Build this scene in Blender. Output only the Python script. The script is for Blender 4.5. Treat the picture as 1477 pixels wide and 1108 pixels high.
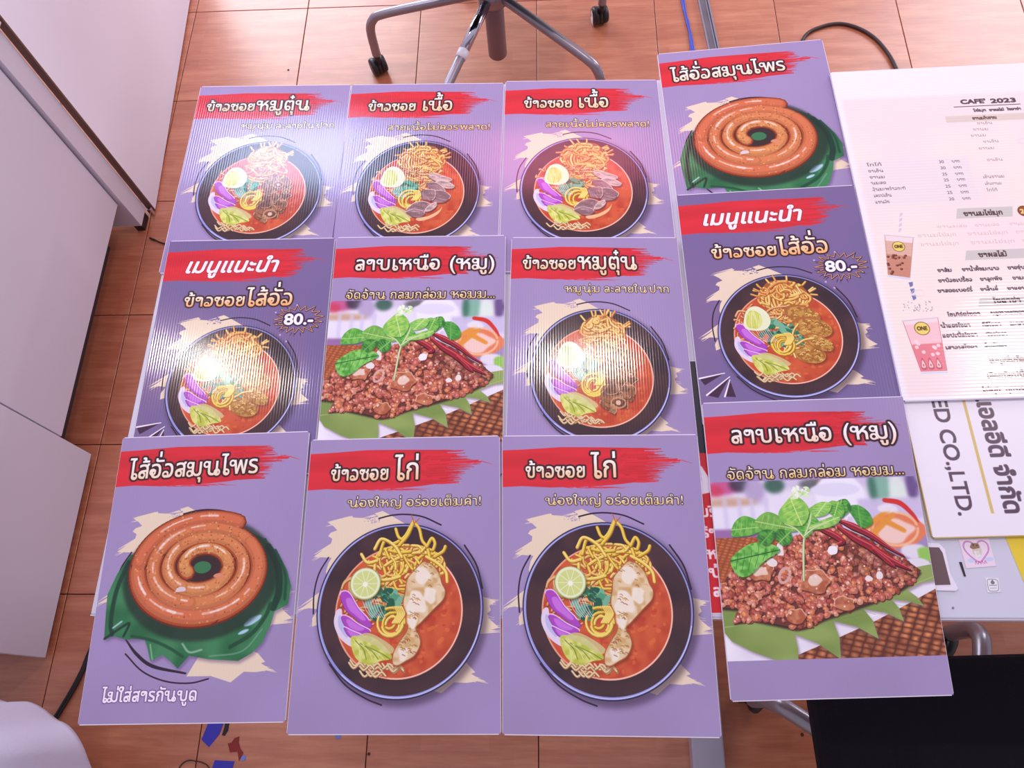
import bpy, bmesh, math, random
import numpy as np
from mathutils import Vector, Matrix

for o in list(bpy.data.objects): bpy.data.objects.remove(o)
SC = bpy.context.scene; COL = SC.collection
# ------------------------------------------------------------------ camera (frame 1477 x 1108)
F_PX, PITCH, ROLL, YAW = 1133.466, 1.1732459, -0.1306168, 0.1306870
CAM = Vector((1.1766263, -2.1494025, 1.8947677))
cam = bpy.data.cameras.new('camera'); cam.sensor_fit = 'HORIZONTAL'; cam.sensor_width = 36.0; cam.lens = F_PX / 1477 * 36.0
cam.clip_start = .02
co = bpy.data.objects.new('camera', cam); COL.objects.link(co)
co.matrix_world = Matrix.Translation(CAM) @ (Matrix.Rotation(YAW, 4, 'Z') @ Matrix.Rotation(math.pi / 2 - PITCH, 4, 'X') @ Matrix.Rotation(ROLL, 4, 'Z'))
SC.camera = co
# ------------------------------------------------------------------ world, exposure
SC.view_settings.view_transform = 'Standard'; SC.view_settings.look = 'None'; SC.view_settings.gamma = 1.0
SC.view_settings.use_curve_mapping = False; SC.view_settings.exposure = 0.31
w = bpy.data.worlds.new('world'); SC.world = w; w.use_nodes = True
w.node_tree.nodes['Background'].inputs[0].default_value = (.86, .85, .98, 1)
w.node_tree.nodes['Background'].inputs[1].default_value = .52
# ------------------------------------------------------------------ lamps of the room and an added fill
def area(name, loc, target, sx, sy, power, col, shape='RECTANGLE'):
    l = bpy.data.lights.new(name, 'AREA'); l.shape = shape; l.size = sx; l.size_y = sy; l.energy = power; l.color = col
    o = bpy.data.objects.new(name, l); COL.objects.link(o); o.location = loc
    o.rotation_euler = (Vector(target) - Vector(loc)).to_track_quat('-Z', 'Y').to_euler()
    return o
area('daylight_doorway', (-.45, 1.75, 1.35), (-.40, 0, 1.2), 1.6, 1.6, 60, (.80, .90, 1.0))
area('cool_ceiling_panel', (-.12, .46, 2.8), (-.12, .46, 0), .95, .42, 17, (.55, .68, 1.0))
area('pink_sign_light', (1.25, .40, 2.8), (1.25, .40, 0), 1.0, .36, 7, (1.0, .22, .36))
area('right_side_fill', (3.9, 1.6, 1.7), (0, -.3, .5), 1.6, 1.4, 50, (.88, .90, 1.0))  # unseen fill added on the right to brighten the white cabinet faces
for i, (x, y) in enumerate(((-.42, -.74), (-.17, -.85), (1.30, -.775), (3.09, -.77))):
    area('ceiling_bulb', (x, y, 2.8), (x, y, 0), .115, .115, (6.5, 1.8, 6.5, 8)[i], (1.0, .90, .88), 'DISK')

# ------------------------------------------------------------------ print shop: flat artwork drawn in code
class Canvas:
    """A flat printed sheet, drawn shape by shape (units of the sheet, y down)."""
    def __init__(s, W, H, ppu, col):
        s.W, s.H, s.k = W, H, ppu
        s.w, s.h = int(round(W * ppu)), int(round(H * ppu))
        s.a = np.empty((s.h, s.w, 3), np.float32); s.a[:] = col
        s._n = {}
    def noise(s, scale, seed, sx=1.0, sy=1.0):
        key = (scale, seed, sx, sy)
        if key not in s._n:
            r = np.random.RandomState(seed)
            gx = max(2, int(s.W / (scale * sx)) + 2); gy = max(2, int(s.H / (scale * sy)) + 2)
            g = r.rand(gy + 1, gx + 1).astype(np.float32)
            xs = np.linspace(0, gx - 1e-3, s.w, dtype=np.float32); ys = np.linspace(0, gy - 1e-3, s.h, dtype=np.float32)
            xi = xs.astype(int); yi = ys.astype(int); fx = xs - xi; fy = ys - yi
            fx = fx * fx * (3 - 2 * fx); fy = fy * fy * (3 - 2 * fy)
            top = g[yi][:, xi] * (1 - fx) + g[yi][:, xi + 1] * fx
            bot = g[yi + 1][:, xi] * (1 - fx) + g[yi + 1][:, xi + 1] * fx
            s._n[key] = top * (1 - fy[:, None]) + bot * fy[:, None]
        return s._n[key]
    def mask(s, polys, pad=0, ss=3, raw=False):
        E = []
        for p in polys:
            p = np.asarray(p, np.float64) * s.k
            n = np.roll(p, -1, 0)
            if not raw and (p[:, 0] * n[:, 1] - n[:, 0] * p[:, 1]).sum() < 0:
                p, n = n, p
            E.append(np.concatenate([p, n], 1))
        if not E: return None
        E = np.concatenate(E)
        pad = int(math.ceil(pad * s.k)) + 1
        x0 = max(0, int(E[:, [0, 2]].min()) - pad); x1 = min(s.w, int(E[:, [0, 2]].max()) + pad + 1)
        y0 = max(0, int(E[:, [1, 3]].min()) - pad); y1 = min(s.h, int(E[:, [1, 3]].max()) + pad + 1)
        if x1 <= x0 or y1 <= y0: return None
        w, h = x1 - x0, y1 - y0
        sg = np.where(E[:, 3] > E[:, 1], 1.0, -1.0)
        up = sg < 0
        A = E.copy(); A[up] = E[up][:, [2, 3, 0, 1]]
        k0 = np.clip(np.ceil((A[:, 1] - y0) * ss - .5), 0, h * ss).astype(int)
        k1 = np.clip(np.ceil((A[:, 3] - y0) * ss - .5), 0, h * ss).astype(int)
        n = np.maximum(k1 - k0, 0); tot = int(n.sum())
        if tot == 0: return None
        idx = np.repeat(np.arange(len(A)), n)
        off = np.arange(tot) - np.repeat(np.cumsum(n) - n, n)
        row = k0[idx] + off
        y = (row + .5) / ss + y0
        dy = np.maximum(A[:, 3] - A[:, 1], 1e-9)
        x = A[idx, 0] + (y - A[idx, 1]) * ((A[:, 2] - A[:, 0]) / dy)[idx] - x0
        x = np.clip(x, 0, w)
        c = np.minimum(x.astype(int), w); f = x - c
        S = sg[idx]; wd = w + 2
        acc = np.bincount(row * wd + c, S * (1 - f), h * ss * wd) + np.bincount(row * wd + c + 1, S * f, h * ss * wd)
        m = np.minimum(np.abs(np.cumsum(acc.reshape(h * ss, wd), 1)[:, :w]), 1)
        return m.reshape(h, ss, w).mean(1).astype(np.float32), x0, y0
    def put(s, M, col, alpha=1.0):
        if M is None: return
        m, x0, y0 = M
        h, w = m.shape
        v = s.a[y0:y0 + h, x0:x0 + w]
        m = (m * alpha)[..., None]
        v += (np.asarray(col, np.float32) - v) * m
    def fill(s, polys, col, alpha=1.0, blur=0, vary=None):
        if not isinstance(polys, list): polys = [polys]
        M = s.mask(polys, pad=blur * 2)
        if M is None: return None
        m, x0, y0 = M
        if blur: m = soft(m, blur * s.k); M = (m, x0, y0)
        if vary:      # (scale, seed, other colour, sx, sy)
            sc, sd, c2, sx, sy = vary
            nn = s.noise(sc, sd, sx, sy)[y0:y0 + m.shape[0], x0:x0 + m.shape[1], None]
            nn = np.clip((nn - .25) * 2, 0, 1)
            col = np.asarray(col, np.float32) * (1 - nn) + np.asarray(c2, np.float32) * nn
        s.put(M, col, alpha)
        return M
    def grad(s, polys, c0, c1, alpha=1.0):       # top colour to bottom colour
        M = s.mask(polys)
        if M is None: return
        m = M[0]; rows = np.where(m.max(1) > .2)[0]
        if len(rows) == 0: return
        t = np.clip((np.arange(m.shape[0]) - rows[0]) / max(1, rows[-1] - rows[0]), 0, 1)[:, None, None]
        s.put(M, np.asarray(c0, np.float32) * (1 - t) + np.asarray(c1, np.float32) * t, alpha)
    def stroke(s, pts, w, col, alpha=1.0, blur=0):
        s.fill(band(pts, w), col, alpha, blur)
    def cord(s, pts, w, dark, mid, light):       # a rounded strand: dark rim, body, lit ridge
        p = np.asarray(pts, float)
        s.stroke(p + [0.12 * w, 0.2 * w], w, dark)
        s.stroke(p, w * .78, mid)
        s.stroke(p - [0.06 * w, 0.13 * w], w * .3, light, .8)

def soft(m, r):
    r = max(1, int(r * .6))
    for _ in range(3):
        for ax in (0, 1):
            pw = [(0, 0), (0, 0)]; pw[ax] = (r + 1, r)
            c = np.cumsum(np.pad(m, pw, mode='edge'), ax)
            m = (c[2 * r + 1:] - c[:-2 * r - 1]) / (2 * r + 1) if ax == 0 else (c[:, 2 * r + 1:] - c[:, :-2 * r - 1]) / (2 * r + 1)
    return m.astype(np.float32)

def grow(m, r):
    out = m.copy(); h, w = m.shape
    for rr in ([r] if r < 1.6 else [r * .5, r]):
        for k in range(16):
            dx = int(round(rr * math.cos(k * math.pi / 8))); dy = int(round(rr * math.sin(k * math.pi / 8)))
            ys, yd = max(0, -dy), max(0, dy); xs, xd = max(0, -dx), max(0, dx)
            hh, ww = h - abs(dy), w - abs(dx)
            if hh <= 0 or ww <= 0: continue
            np.maximum(out[yd:yd + hh, xd:xd + ww], m[ys:ys + hh, xs:xs + ww], out=out[yd:yd + hh, xd:xd + ww])
    return out

def band(pts, w):
    p = np.asarray(pts, float); n = len(p)
    w = np.full(n, w, float) if np.isscalar(w) else np.interp(np.linspace(0, 1, n), np.linspace(0, 1, len(w)), w)
    out = []
    t = np.linspace(0, 2 * math.pi, 9)[:-1]; C = np.stack([np.cos(t), np.sin(t)], 1)
    for i in range(n):
        out.append(p[i] + C * w[i] / 2)
        if i < n - 1:
            d = p[i + 1] - p[i]; L = math.hypot(*d)
            if L < 1e-6: continue
            q = np.array([-d[1], d[0]]) / L
            out.append(np.array([p[i] + q * w[i] / 2, p[i + 1] + q * w[i + 1] / 2, p[i + 1] - q * w[i + 1] / 2, p[i] - q * w[i] / 2]))
    return out

def curve(pts, n=8, closed=False):
    p = np.asarray(pts, float); N = len(p)
    if closed: q = np.concatenate([p[-1:], p, p[:2]]); m = N
    else: q = np.concatenate([2 * p[:1] - p[1:2], p, 2 * p[-1:] - p[-2:-1]]); m = N - 1
    t = np.linspace(0, 1, n, endpoint=False)[:, None]
    o = []
    for i in range(m):
        a, b, c, d = q[i], q[i + 1], q[i + 2], q[i + 3]
        o.append(.5 * (2 * b + (c - a) * t + (2 * a - 5 * b + 4 * c - d) * t ** 2 + (3 * b - a - 3 * c + d) * t ** 3))
    if not closed: o.append(p[-1:])
    return np.concatenate(o)

def oval(cx, cy, rx, ry=None, n=48, rot=0, a0=0, a1=2 * math.pi):
    ry = rx if ry is None else ry
    t = np.linspace(a0, a1, n, endpoint=abs(a1 - a0 - 2 * math.pi) > 1e-6)
    x, y = rx * np.cos(t), ry * np.sin(t)
    return np.stack([cx + x * math.cos(rot) - y * math.sin(rot), cy + x * math.sin(rot) + y * math.cos(rot)], 1)

def blob(cx, cy, rx, ry, rnd, n=10, j=.25, rot=0):
    t = np.linspace(0, 2 * math.pi, n, endpoint=False)
    k = 1 + (rnd.rand(n) - .5) * 2 * j
    x, y = rx * k * np.cos(t), ry * k * np.sin(t)
    return curve(np.stack([cx + x * math.cos(rot) - y * math.sin(rot), cy + x * math.sin(rot) + y * math.cos(rot)], 1), 5, True)

# ---- lettering: glyph outlines of the built-in font, set mark by mark
_G = {}
def _loops(body):
    c = bpy.data.curves.new('glyph', 'FONT'); c.body = body; c.size = 1; c.resolution_u = 4; c.fill_mode = 'NONE'
    o = bpy.data.objects.new('glyph', c)
    m = o.to_mesh()
    v = np.array([p.co[:2] for p in m.vertices], float).reshape(-1, 2)
    nxt = {}
    for e in m.edges:
        a, b = e.vertices; nxt.setdefault(a, []).append(b); nxt.setdefault(b, []).append(a)
    loops = []; seen = set()
    for a in range(len(v)):            # vertices come contour by contour, in drawing order
        if a in seen or a not in nxt: continue
        L = [a]; seen.add(a); cur = a
        while True:
            k = [b for b in nxt[cur] if b not in seen]
            if not k: break
            cur = cur + 1 if cur + 1 in k else k[0]
            seen.add(cur); L.append(cur)
        loops.append(v[L])
    o.to_mesh_clear(); bpy.data.objects.remove(o); bpy.data.curves.remove(c)
    return loops
HEADS = {'ข': [(.10, .43)], 'ค': [(.33, .20)], 'ง': [(.22, .44)], 'จ': [(.10, .24)], 'ช': [(.10, .42)], 'ซ': [(.09, .42)], 'ด': [(.25, .12)], 'ต': [(.25, .12)], 'ท': [(0, .43)],
         'น': [(0, .43), (.50, .10)], 'บ': [(0, .43)], 'ป': [(0, .43)], 'ผ': [(.19, .42)], 'พ': [(-.02, .43)], 'ม': [(0, .43), (0, .10)], 'ย': [(.24, .42)], 'ล': [(.22, .13)],
         'ว': [(.09, .12)], 'ส': [(.22, .13)], 'ห': [(0, .43)], 'อ': [(.13, .23)], 'เ': [(.22, .09)], 'แ': [(.22, .09)], 'า': [(.05, .43)], 'ใ': [(.09, .68)], 'ไ': [(.24, .09)]}
def glyph(ch, plain=False):
    key = (ch, plain)
    if key not in _G:
        if ch == ' ': _G[key] = ([], .28); return _G[key]
        g = _loops(ch); base = _loops('|'); both = _loops(ch + '|')
        adv = max(p[:, 0].max() for p in both) - max(p[:, 0].max() for p in base)
        for (hx, hy) in (() if plain else HEADS.get(ch, ())):          # the round heads of traditional Thai letters
            big = max(g, key=lambda p: np.ptp(p[:, 0]) * np.ptp(p[:, 1]))
            q = np.roll(big, -1, 0); sg = np.sign((big[:, 0] * q[:, 1] - q[:, 0] * big[:, 1]).sum())
            t = np.linspace(0, 2 * math.pi, 20, endpoint=False) * sg
            g = g + [np.stack([hx + .142 * np.cos(t), hy + .132 * np.sin(t)], 1), np.stack([hx + .084 * np.cos(-t), hy + .078 * np.sin(-t)], 1)]
        pad = 0 if plain else .15 if ch in 'นบปมพทห' else .12 if ch in 'า' else .07 if ch in 'ขชซจว' else 0
        if pad: g = [p + [pad, 0] for p in g]
        if ch in 'เแไน' and not plain: adv += .08
        _G[key] = (g, adv + pad)
    return _G[key]
ABOVE = 'ัิีึื'; TONE = '่้๊๋็์ํ'
def word(txt, x, y, size, slant=0.0, rot=0.0, track=0.0, sx=1.0, plain=False):
    """outlines of a line of text; (x, y) = start of the baseline; returns contours and the end x"""
    out = []; pen = 0.0; prev = ''
    c, s_ = math.cos(rot), math.sin(rot)
    for i, ch in enumerate(txt):
        loops, adv = glyph(ch, plain)
        dy = .2 if ch in TONE and (prev in ABOVE or (i + 1 < len(txt) and txt[i + 1] == 'ำ')) else 0
        for g in loops:
            gx, gy = g[:, 0] + pen, g[:, 1] + dy
            X = (gx + gy * slant) * size * sx; Y = -gy * size
            out.append(np.stack([x + X * c - Y * s_, y + X * s_ + Y * c], -1))
        pen += adv + (track if adv > .05 else 0); prev = ch
    return out, x + pen * size * sx
def fit_word(txt, x0, x1, y, size, **k):
    _, e = word(txt, 0, 0, size, **k)
    k['sx'] = (x1 - x0) / e
    return word(txt, x0, y, size, **k)[0]
def letter(cv, tris, c0, c1=None, bold=0.0, out=0.0, outcol=None, shadow=0.0, alpha=1.0):
    if not tris: return
    M = cv.mask(tris, pad=bold + out + shadow * 3 + .5, raw=True)
    if M is None: return
    m, x0, y0 = M
    if bold: m = grow(m, bold * cv.k)
    if out:
        o = grow(m, out * cv.k)
        if shadow: cv.put((soft(o, shadow * cv.k), x0, y0), outcol, .75)
        cv.put((o, x0, y0), outcol, alpha)
    elif shadow:
        cv.put((soft(grow(m, shadow * cv.k * .5), shadow * cv.k), x0, y0), outcol, .6)
    if c1 is not None:
        rows = np.where(m.max(1) > .3)[0]
        if len(rows) == 0: return
        t = np.clip((np.arange(m.shape[0]) - rows[0]) / max(1, rows[-1] - rows[0]), 0, 1)
        t = np.clip(t * 1.5 - .45, 0, 1)[:, None, None]
        c0 = np.asarray(c0, np.float32) * (1 - t) + np.asarray(c1, np.float32) * t
    cv.put((m, x0, y0), c0, alpha)

def C(r, g, b): return np.array([r, g, b], np.float32) / 255.
LAV = C(166, 144, 190); SLATE = C(122, 103, 152); RED = C(226, 44, 58); CREAM = C(238, 214, 190); INK = C(46, 26, 48)
WHITE = C(252, 244, 250); DARK = C(58, 22, 30)
A3W, A3H = 100.0, 141.4

def red_band(cv, seed=1):
    r = np.random.RandomState(seed)
    body = [(-2, 7.6), (10, 7.2), (30, 6.0), (48, 6.2), (66, 6.6), (72, 7.4), (74, 10), (76, 13), (74, 17), (76, 21), (72, 24), (60, 25.6), (48, 26.6), (24, 27.2), (10, 26.4), (-2, 27)]
    cv.fill([np.array(body)], RED, vary=(9, 3, RED * .93, 3, .3))
    for k in range(95):
        y = 7.2 + r.rand() * 17.6
        e = 76 + r.rand() * 11 * (1 - abs(y - 14) / 16) + (4 if 12 < y < 16 else 0)
        x0 = 60 + r.rand() * 10
        cv.stroke([(x0, y), ((x0 + e) / 2, y - .4 + r.rand() * .5), (e, y - .6 + r.rand() * .9)], [1.1, .9, .15 + r.rand() * .3], RED * (1 - .12 * r.rand()))
    for k in range(34):
        y = 8 + r.rand() * 16; e = 84 + r.rand() * 6; x0 = 72 + r.rand() * 9
        cv.stroke([(e, y - .3), (x0, y)], [.35, .12], cv.a[int(3 * cv.k), 5].copy(), .85)
    cv.stroke([(74, 13.2), (84, 13.8), (91, 13.2), (96.5, 15)], [.9, .7, .4, .1], RED)
    for k in range(14):
        x = 25 + r.rand() * 30; cv.stroke([(x, 26.6 + r.rand() * .8), (x + 4 + r.rand() * 9, 26.9 + r.rand() * 1.2)], [.3, .1], RED)

def splashes(cv, box, arcs=4, seed=4):
    """cream paint strokes and thin ink arcs behind the dish; box = centre x, centre y, radius"""
    r = np.random.RandomState(seed); cx, cy, R = box
    f = lambda pts: np.array([(cx + (x - 50.8) * R / 41., cy + (y - 86) * R / 41.) for x, y in pts])
    tl = [(50, 44), (44, 40.5), (40, 38.4), (36, 39.6), (38, 41.2), (34, 42.6), (30, 41.8), (22, 41.3), (16, 42.6), (12.3, 43.9), (15, 45.6), (17.3, 47.8), (14, 49), (12.8, 50.6), (15, 52), (14.6, 54.5),
          (10, 58), (6.2, 60.8), (9, 61), (15.4, 61.4), (14, 64), (13, 68), (14, 72), (13, 76), (9.7, 79.3), (4, 84.2), (0, 86.4), (6, 85.4), (10.5, 86), (8, 90), (8.2, 94), (14, 92), (40, 70), (60, 50)]
    cv.fill([f(tl)], CREAM)
    cv.fill([f([(86, 78), (92.7, 81.4), (97.9, 83.2), (94.6, 85), (95.4, 87.2), (93.6, 88.6), (94.4, 91), (99.4, 95.2), (94, 96.6), (91, 97.4), (86, 100)])], CREAM)
    cv.fill([f([(76, 108), (84, 111), (88, 115), (86, 115.6), (91.3, 118.6), (84, 119.6), (78, 119.3), (72, 124), (62, 121), (50, 121), (56, 110)])], CREAM)
    for (x0, y0, x1, y1, n, w) in ((17, 55, 6, 61.5, 14, .5), (13, 78, 1, 86, 14, .5), (14, 88, 7.6, 92, 8, .4), (90, 83, 98, 83.6, 10, .4), (90, 96, 99.4, 95.6, 12, .45), (88, 90, 96, 91, 9, .35),
                             (80, 116, 92, 118.8, 12, .4), (36, 42, 30, 43.5, 10, .35), (24, 41.6, 12, 44.2, 12, .45)):
        for k in range(n):
            o = (r.rand(2) - .5) * [1.6, 3.4]; t = .55 + .6 * r.rand()
            p0 = f([(x0 + o[0], y0 + o[1])])[0]; p1 = f([(x0 + (x1 - x0) * t + o[0], y0 + (y1 - y0) * t + o[1])])[0]
            cv.stroke([p0, p1], [w * 1.6, .12], CREAM)
    for k in range(26):
        p = f([(30 + r.rand() * 9, 41.4 + r.rand() * 3)])[0]; cv.fill([oval(p[0], p[1], .18 + .4 * r.rand(), .15 + .2 * r.rand(), 8)], cv.a[5, 5].copy(), .8)
    if arcs:
        for pts, w in (([(38.3, 42.2), (45, 40.7), (52.5, 40.4), (61, 41.8), (70.2, 46)], .75), ([(82.2, 56.2), (88.3, 66), (91.2, 77)], .8), ([(13.8, 61.2), (9.6, 69), (7.9, 78.3), (8.3, 88)], .7),
                       ([(18, 111), (26, 120), (36, 126), (44, 129)], .7))[:arcs]:
            cv.stroke(curve(f(pts), 6), w * R / 41., INK)

def noodles(cv, cx, cy, rx, ry, n, w, pal, r, curl=1.0, box=None):
    for k in range(n):
        a = r.rand() * 6.283; d = math.sqrt(r.rand())
        x, y = cx + rx * d * math.cos(a), cy + ry * d * math.sin(a)
        th = r.rand() * 6.283; p = [(x, y)]
        L = (.5 + r.rand()) * rx * .55; bend = (r.rand() - .5) * 3.2 * curl
        for q in range(4):
            th += bend / 3; x += L / 3 * math.cos(th); y += L / 3 * math.sin(th) * .8
            ddx, ddy = (x - cx) / rx, (y - cy) / ry; e = math.hypot(ddx, ddy)
            if e > 1.08: x, y = cx + ddx / e * 1.08 * rx, cy + ddy / e * 1.08 * ry
            p.append((x, y))
        dk, md, lt = pal[r.randint(len(pal))]
        cv.cord(curve(p, 4), w * (.8 + .4 * r.rand()), dk, md, lt)

GOLD = [(C(150, 82, 40), C(226, 168, 74), C(252, 226, 140)), (C(160, 88, 44), C(236, 184, 96), C(255, 236, 170)), (C(170, 72, 34), C(214, 138, 62), C(246, 200, 120))]
YEL = [(C(150, 98, 30), C(230, 186, 52), C(250, 230, 120)), (C(168, 104, 36), C(238, 200, 84), C(255, 240, 150))]
BRN = [(C(150, 70, 34), C(216, 150, 92), C(248, 210, 160)), (C(130, 56, 30), C(200, 126, 72), C(240, 190, 140))]

def dish(cv, cx, cy, R, kind, seed):
    r = np.random.RandomState(seed)
    f = lambda x, y: (cx + R * x, cy + R * y)
    F = lambda pts: np.array([f(*p) for p in pts])
    cv.fill([oval(cx + R * .04, cy + R * .05, R * 1.02)], INK, .55, blur=R * .05)
    cv.fill([oval(cx, cy, R, n=90)], C(52, 40, 70))
    cv.fill([oval(cx, cy, R * .985, n=90)], C(150, 150, 220))
    cv.fill([oval(cx + R * .004, cy - R * .006, R * .962, n=90)], C(58, 36, 46), vary=(7, 5, C(76, 46, 52), 1.4, 1.4))
    cv.stroke(oval(cx, cy, R * .975, n=40, a0=.2, a1=2.3), R * .012, C(214, 214, 252), .8)
    cv.stroke(oval(cx, cy, R * .975, n=40, a0=2.6, a1=4.2), R * .012, C(190, 190, 240), .7)
    cv.fill([oval(*f(.45, -.5), R * .3, R * .1, rot=.8)], C(110, 70, 84), .3, blur=R * .05)
    for k in range(40):
        a = r.rand() * 6.28; d = R * (.82 + .1 * r.rand()); cv.fill([oval(cx + d * math.cos(a), cy + d * math.sin(a), .14, n=6)], C(130, 110, 150), .5)
    # broth
    sx, sy, sr = cx - R * .01, cy + R * .03, R * .765
    cv.fill([oval(sx, sy, sr, sr * .985, n=80)], C(238, 160, 130))
    cv.fill([oval(sx, sy, sr * .975, sr * .96, n=80)], C(212, 92, 54), vary=(4, seed, C(192, 70, 42), 1, 1))
    cv.stroke(oval(sx, sy, sr * .985, sr * .97, n=60, a0=-1.1, a1=1.7), R * .014, C(250, 196, 176))
    for k in range(60):
        a = -1.2 + r.rand() * 3; d = sr * (.4 + .52 * r.rand()); cv.fill([blob(sx + d * math.cos(a), sy + d * math.sin(a), .5 + .9 * r.rand(), .4 + .8 * r.rand(), r, 6)], C(232, 120, 60) if r.rand() < .6 else C(196, 50, 36), .5)
    # left: pale sprouts over broth, pink-white rim of onion
    noodles(cv, *f(-.45, -.15), R * .28, R * .34, 26, R * .03, BRN, r)
    cv.fill([curve(F([(-.76, .02), (-.78, .16), (-.7, .32), (-.56, .42), (-.5, .38), (-.62, .24), (-.68, .1), (-.7, .0)]), 5, True)], C(232, 214, 236)); cv.fill([curve(F([(-.73, .08), (-.72, .2), (-.62, .32), (-.6, .26), (-.68, .1)]), 5, True)], C(196, 190, 232))
    # soaked noodles across the middle
    noodles(cv, *f(0, -.18), R * .42, R * .2, 40, R * .036, BRN + GOLD, r)
    for k in range(16):
        x = -.6 + r.rand() * .5; y = .56 + .12 * r.rand() + .25 * (x + .5) * .5
        cv.cord(curve(F([(x, y), (x + .06, y + .06), (x + .13, y + .01), (x + .18, y + .05)]), 4), R * .026, C(150, 100, 60), C(222, 190, 140), C(246, 226, 186))
    # mound of crisp noodles at the top
    if kind == 'chicken':
        noodles(cv, *f(.05, -.48), R * .44, R * .24, 80, R * .034, YEL + GOLD[:1], r, .8)
        for p in ([(-.28, -.62), (-.22, -.8), (-.12, -.76), (.02, -.84), (.1, -.98), (.13, -1.03)], [(-.09, -.94), (-.05, -.84), (.02, -.8)], [(.13, -1.02), (.2, -.94), (.24, -.8), (.3, -.72), (.34, -.6)],
                  [(.3, -.72), (.36, -.82), (.4, -.76), (.38, -.68)], [(-.34, -.7), (-.26, -.82), (-.1, -.74), (.0, -.6)], [(.12, -1.0), (.06, -.86), (-.04, -.74)], [(.4, -.6), (.5, -.66), (.53, -.72)],
                  [(-.5, -.64), (-.42, -.54), (-.3, -.56)], [(.3, -.6), (.44, -.52), (.54, -.42), (.56, -.3)]):
            cv.cord(curve(F(p), 6), R * .042, *YEL[r.randint(2)])
        cv.stroke(F([(.1, -1.1), (.14, -1.0), (.2, -1.06)]), .5, C(190, 100, 70))
    else:
        if kind == 'pork': c = (.06, -.66); rx, ry = .32, .24
        else: c = (.03, -.6); rx, ry = .38, .3
        cv.fill([blob(*f(*c), R * rx, R * ry, r, 12, .08)], C(170, 92, 44))
        for k in range(15):            # combed loops fanned from the crown of the heap
            t = (k - 7) / 7.; x1 = c[0] + rx * t; y1 = c[1] + ry * (.9 - .5 * abs(t))
            cv.cord(curve(F([(c[0] + t * .08 - .02, c[1] - ry * .95), (c[0] + rx * t * .75, c[1] - ry * (.6 - .3 * abs(t))), (x1, c[1] + .02), (x1 * .8 + c[0] * .2, y1)]), 6), R * .043, *GOLD[r.randint(3)])
        noodles(cv, *f(*c), R * rx * .9, R * ry * .85, 46, R * .042, GOLD, r, 1.3)
        noodles(cv, *f(c[0], c[1] + ry * .9), R * .36, R * .12, 30, R * .032, BRN + GOLD, r)
        for k in range(12):
            a = -3.1 + r.rand() * 3.1; p = (c[0] + rx * 1.02 * math.cos(a), c[1] + ry * math.sin(a)); q = (p[0] + .09 * math.cos(a + r.rand() - .5), p[1] + .09 * math.sin(a + r.rand() - .5))
            cv.cord(F([p, q]), R * .032, *GOLD[r.randint(3)])
    # coriander
    def coriander(x, y, s, n=26):
        for k in range(n):
            a = r.rand() * 6.28; d = math.sqrt(r.rand()) * s
            g = [C(46, 118, 84), C(84, 156, 118), C(36, 92, 70), C(120, 180, 150)][r.randint(4)]
            cv.fill([blob(*f(x + d * math.cos(a) * 1.2, y + d * math.sin(a)), R * s * (.22 + .2 * r.rand()), R * s * (.16 + .15 * r.rand()), r, 9, .4, r.rand() * 3)], g)
            if k % 3 == 0: cv.stroke(F([(x + d * math.cos(a), y + d * math.sin(a)), (x + d * math.cos(a) + .05, y + d * math.sin(a) + .04)]), .22, C(190, 220, 190), .7)
    if kind == 'sausage':
        # three cut slices of spiced sausage and scattered greens
        for (x, y, rx, ry, ro) in ((.26, -.3, .24, .13, .35), (.36, -.08, .27, .15, .25), (.24, .3, .24, .16, .45), (.42, .16, .2, .1, .6)):
            cv.fill([oval(*f(x + .02, y + .03), R * rx, R * ry, rot=ro)], C(120, 50, 28), .7, blur=.6)
            cv.fill([oval(*f(x - .03, y - .02), R * rx * 1.03, R * ry * 1.1, rot=ro)], C(176, 104, 50))
            cv.fill([oval(*f(x, y), R * rx, R * ry, rot=ro)], C(206, 148, 74), vary=(1.2, seed + 3, C(166, 104, 44), 1, 1))
            for k in range(34):
                a = r.rand() * 6.28; d = math.sqrt(r.rand()) * .85; u, v = rx * d * math.cos(a), ry * d * math.sin(a)
                px, py = x + u * math.cos(ro) - v * math.sin(ro), y + u * math.sin(ro) + v * math.cos(ro)
                cv.stroke(curve(F([(px, py), (px + .02, py - .012), (px + .04, py + .004)]), 3), .45, [C(238, 200, 120), C(150, 88, 36), C(196, 150, 70)][r.randint(3)])
        noodles(cv, *f(.02, .2), R * .1, R * .16, 14, R * .03, GOLD, r, 1.4)
        for p in ((.02, -.1, .1), (.1, .02, .09), (-.02, .16, .11), (.14, .1, .07)): coriander(*p, 12)
        cv.cord(curve(F([(-.02, .2), (.1, .16), (.2, .1), (.34, .08)]), 5), R * .034, *GOLD[1])
        cv.cord(curve(F([(-.1, .26), (.02, .1), (.08, -.06), (.16, -.16)]), 5), R * .03, *GOLD[1])
    coriander(-.2, -.06, .17, 34)
    # nest of yellow noodles
    for k in range(9):
        t = r.rand() * .05; cv.cord(oval(*f(-.12 + t, .14 + t), R * (.07 + .012 * k), R * (.08 + .011 * k), n=16, a0=r.rand() * 6, a1=r.rand() * 6 + 4), R * .034, *YEL[r.randint(2)])
    for k in range(5): cv.cord(curve(F([(-.06 + .02 * k, -.02), (-.02 + .02 * k, .06), (-.08 + .02 * k, .16)]), 4), R * .028, *YEL[1])
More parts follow.
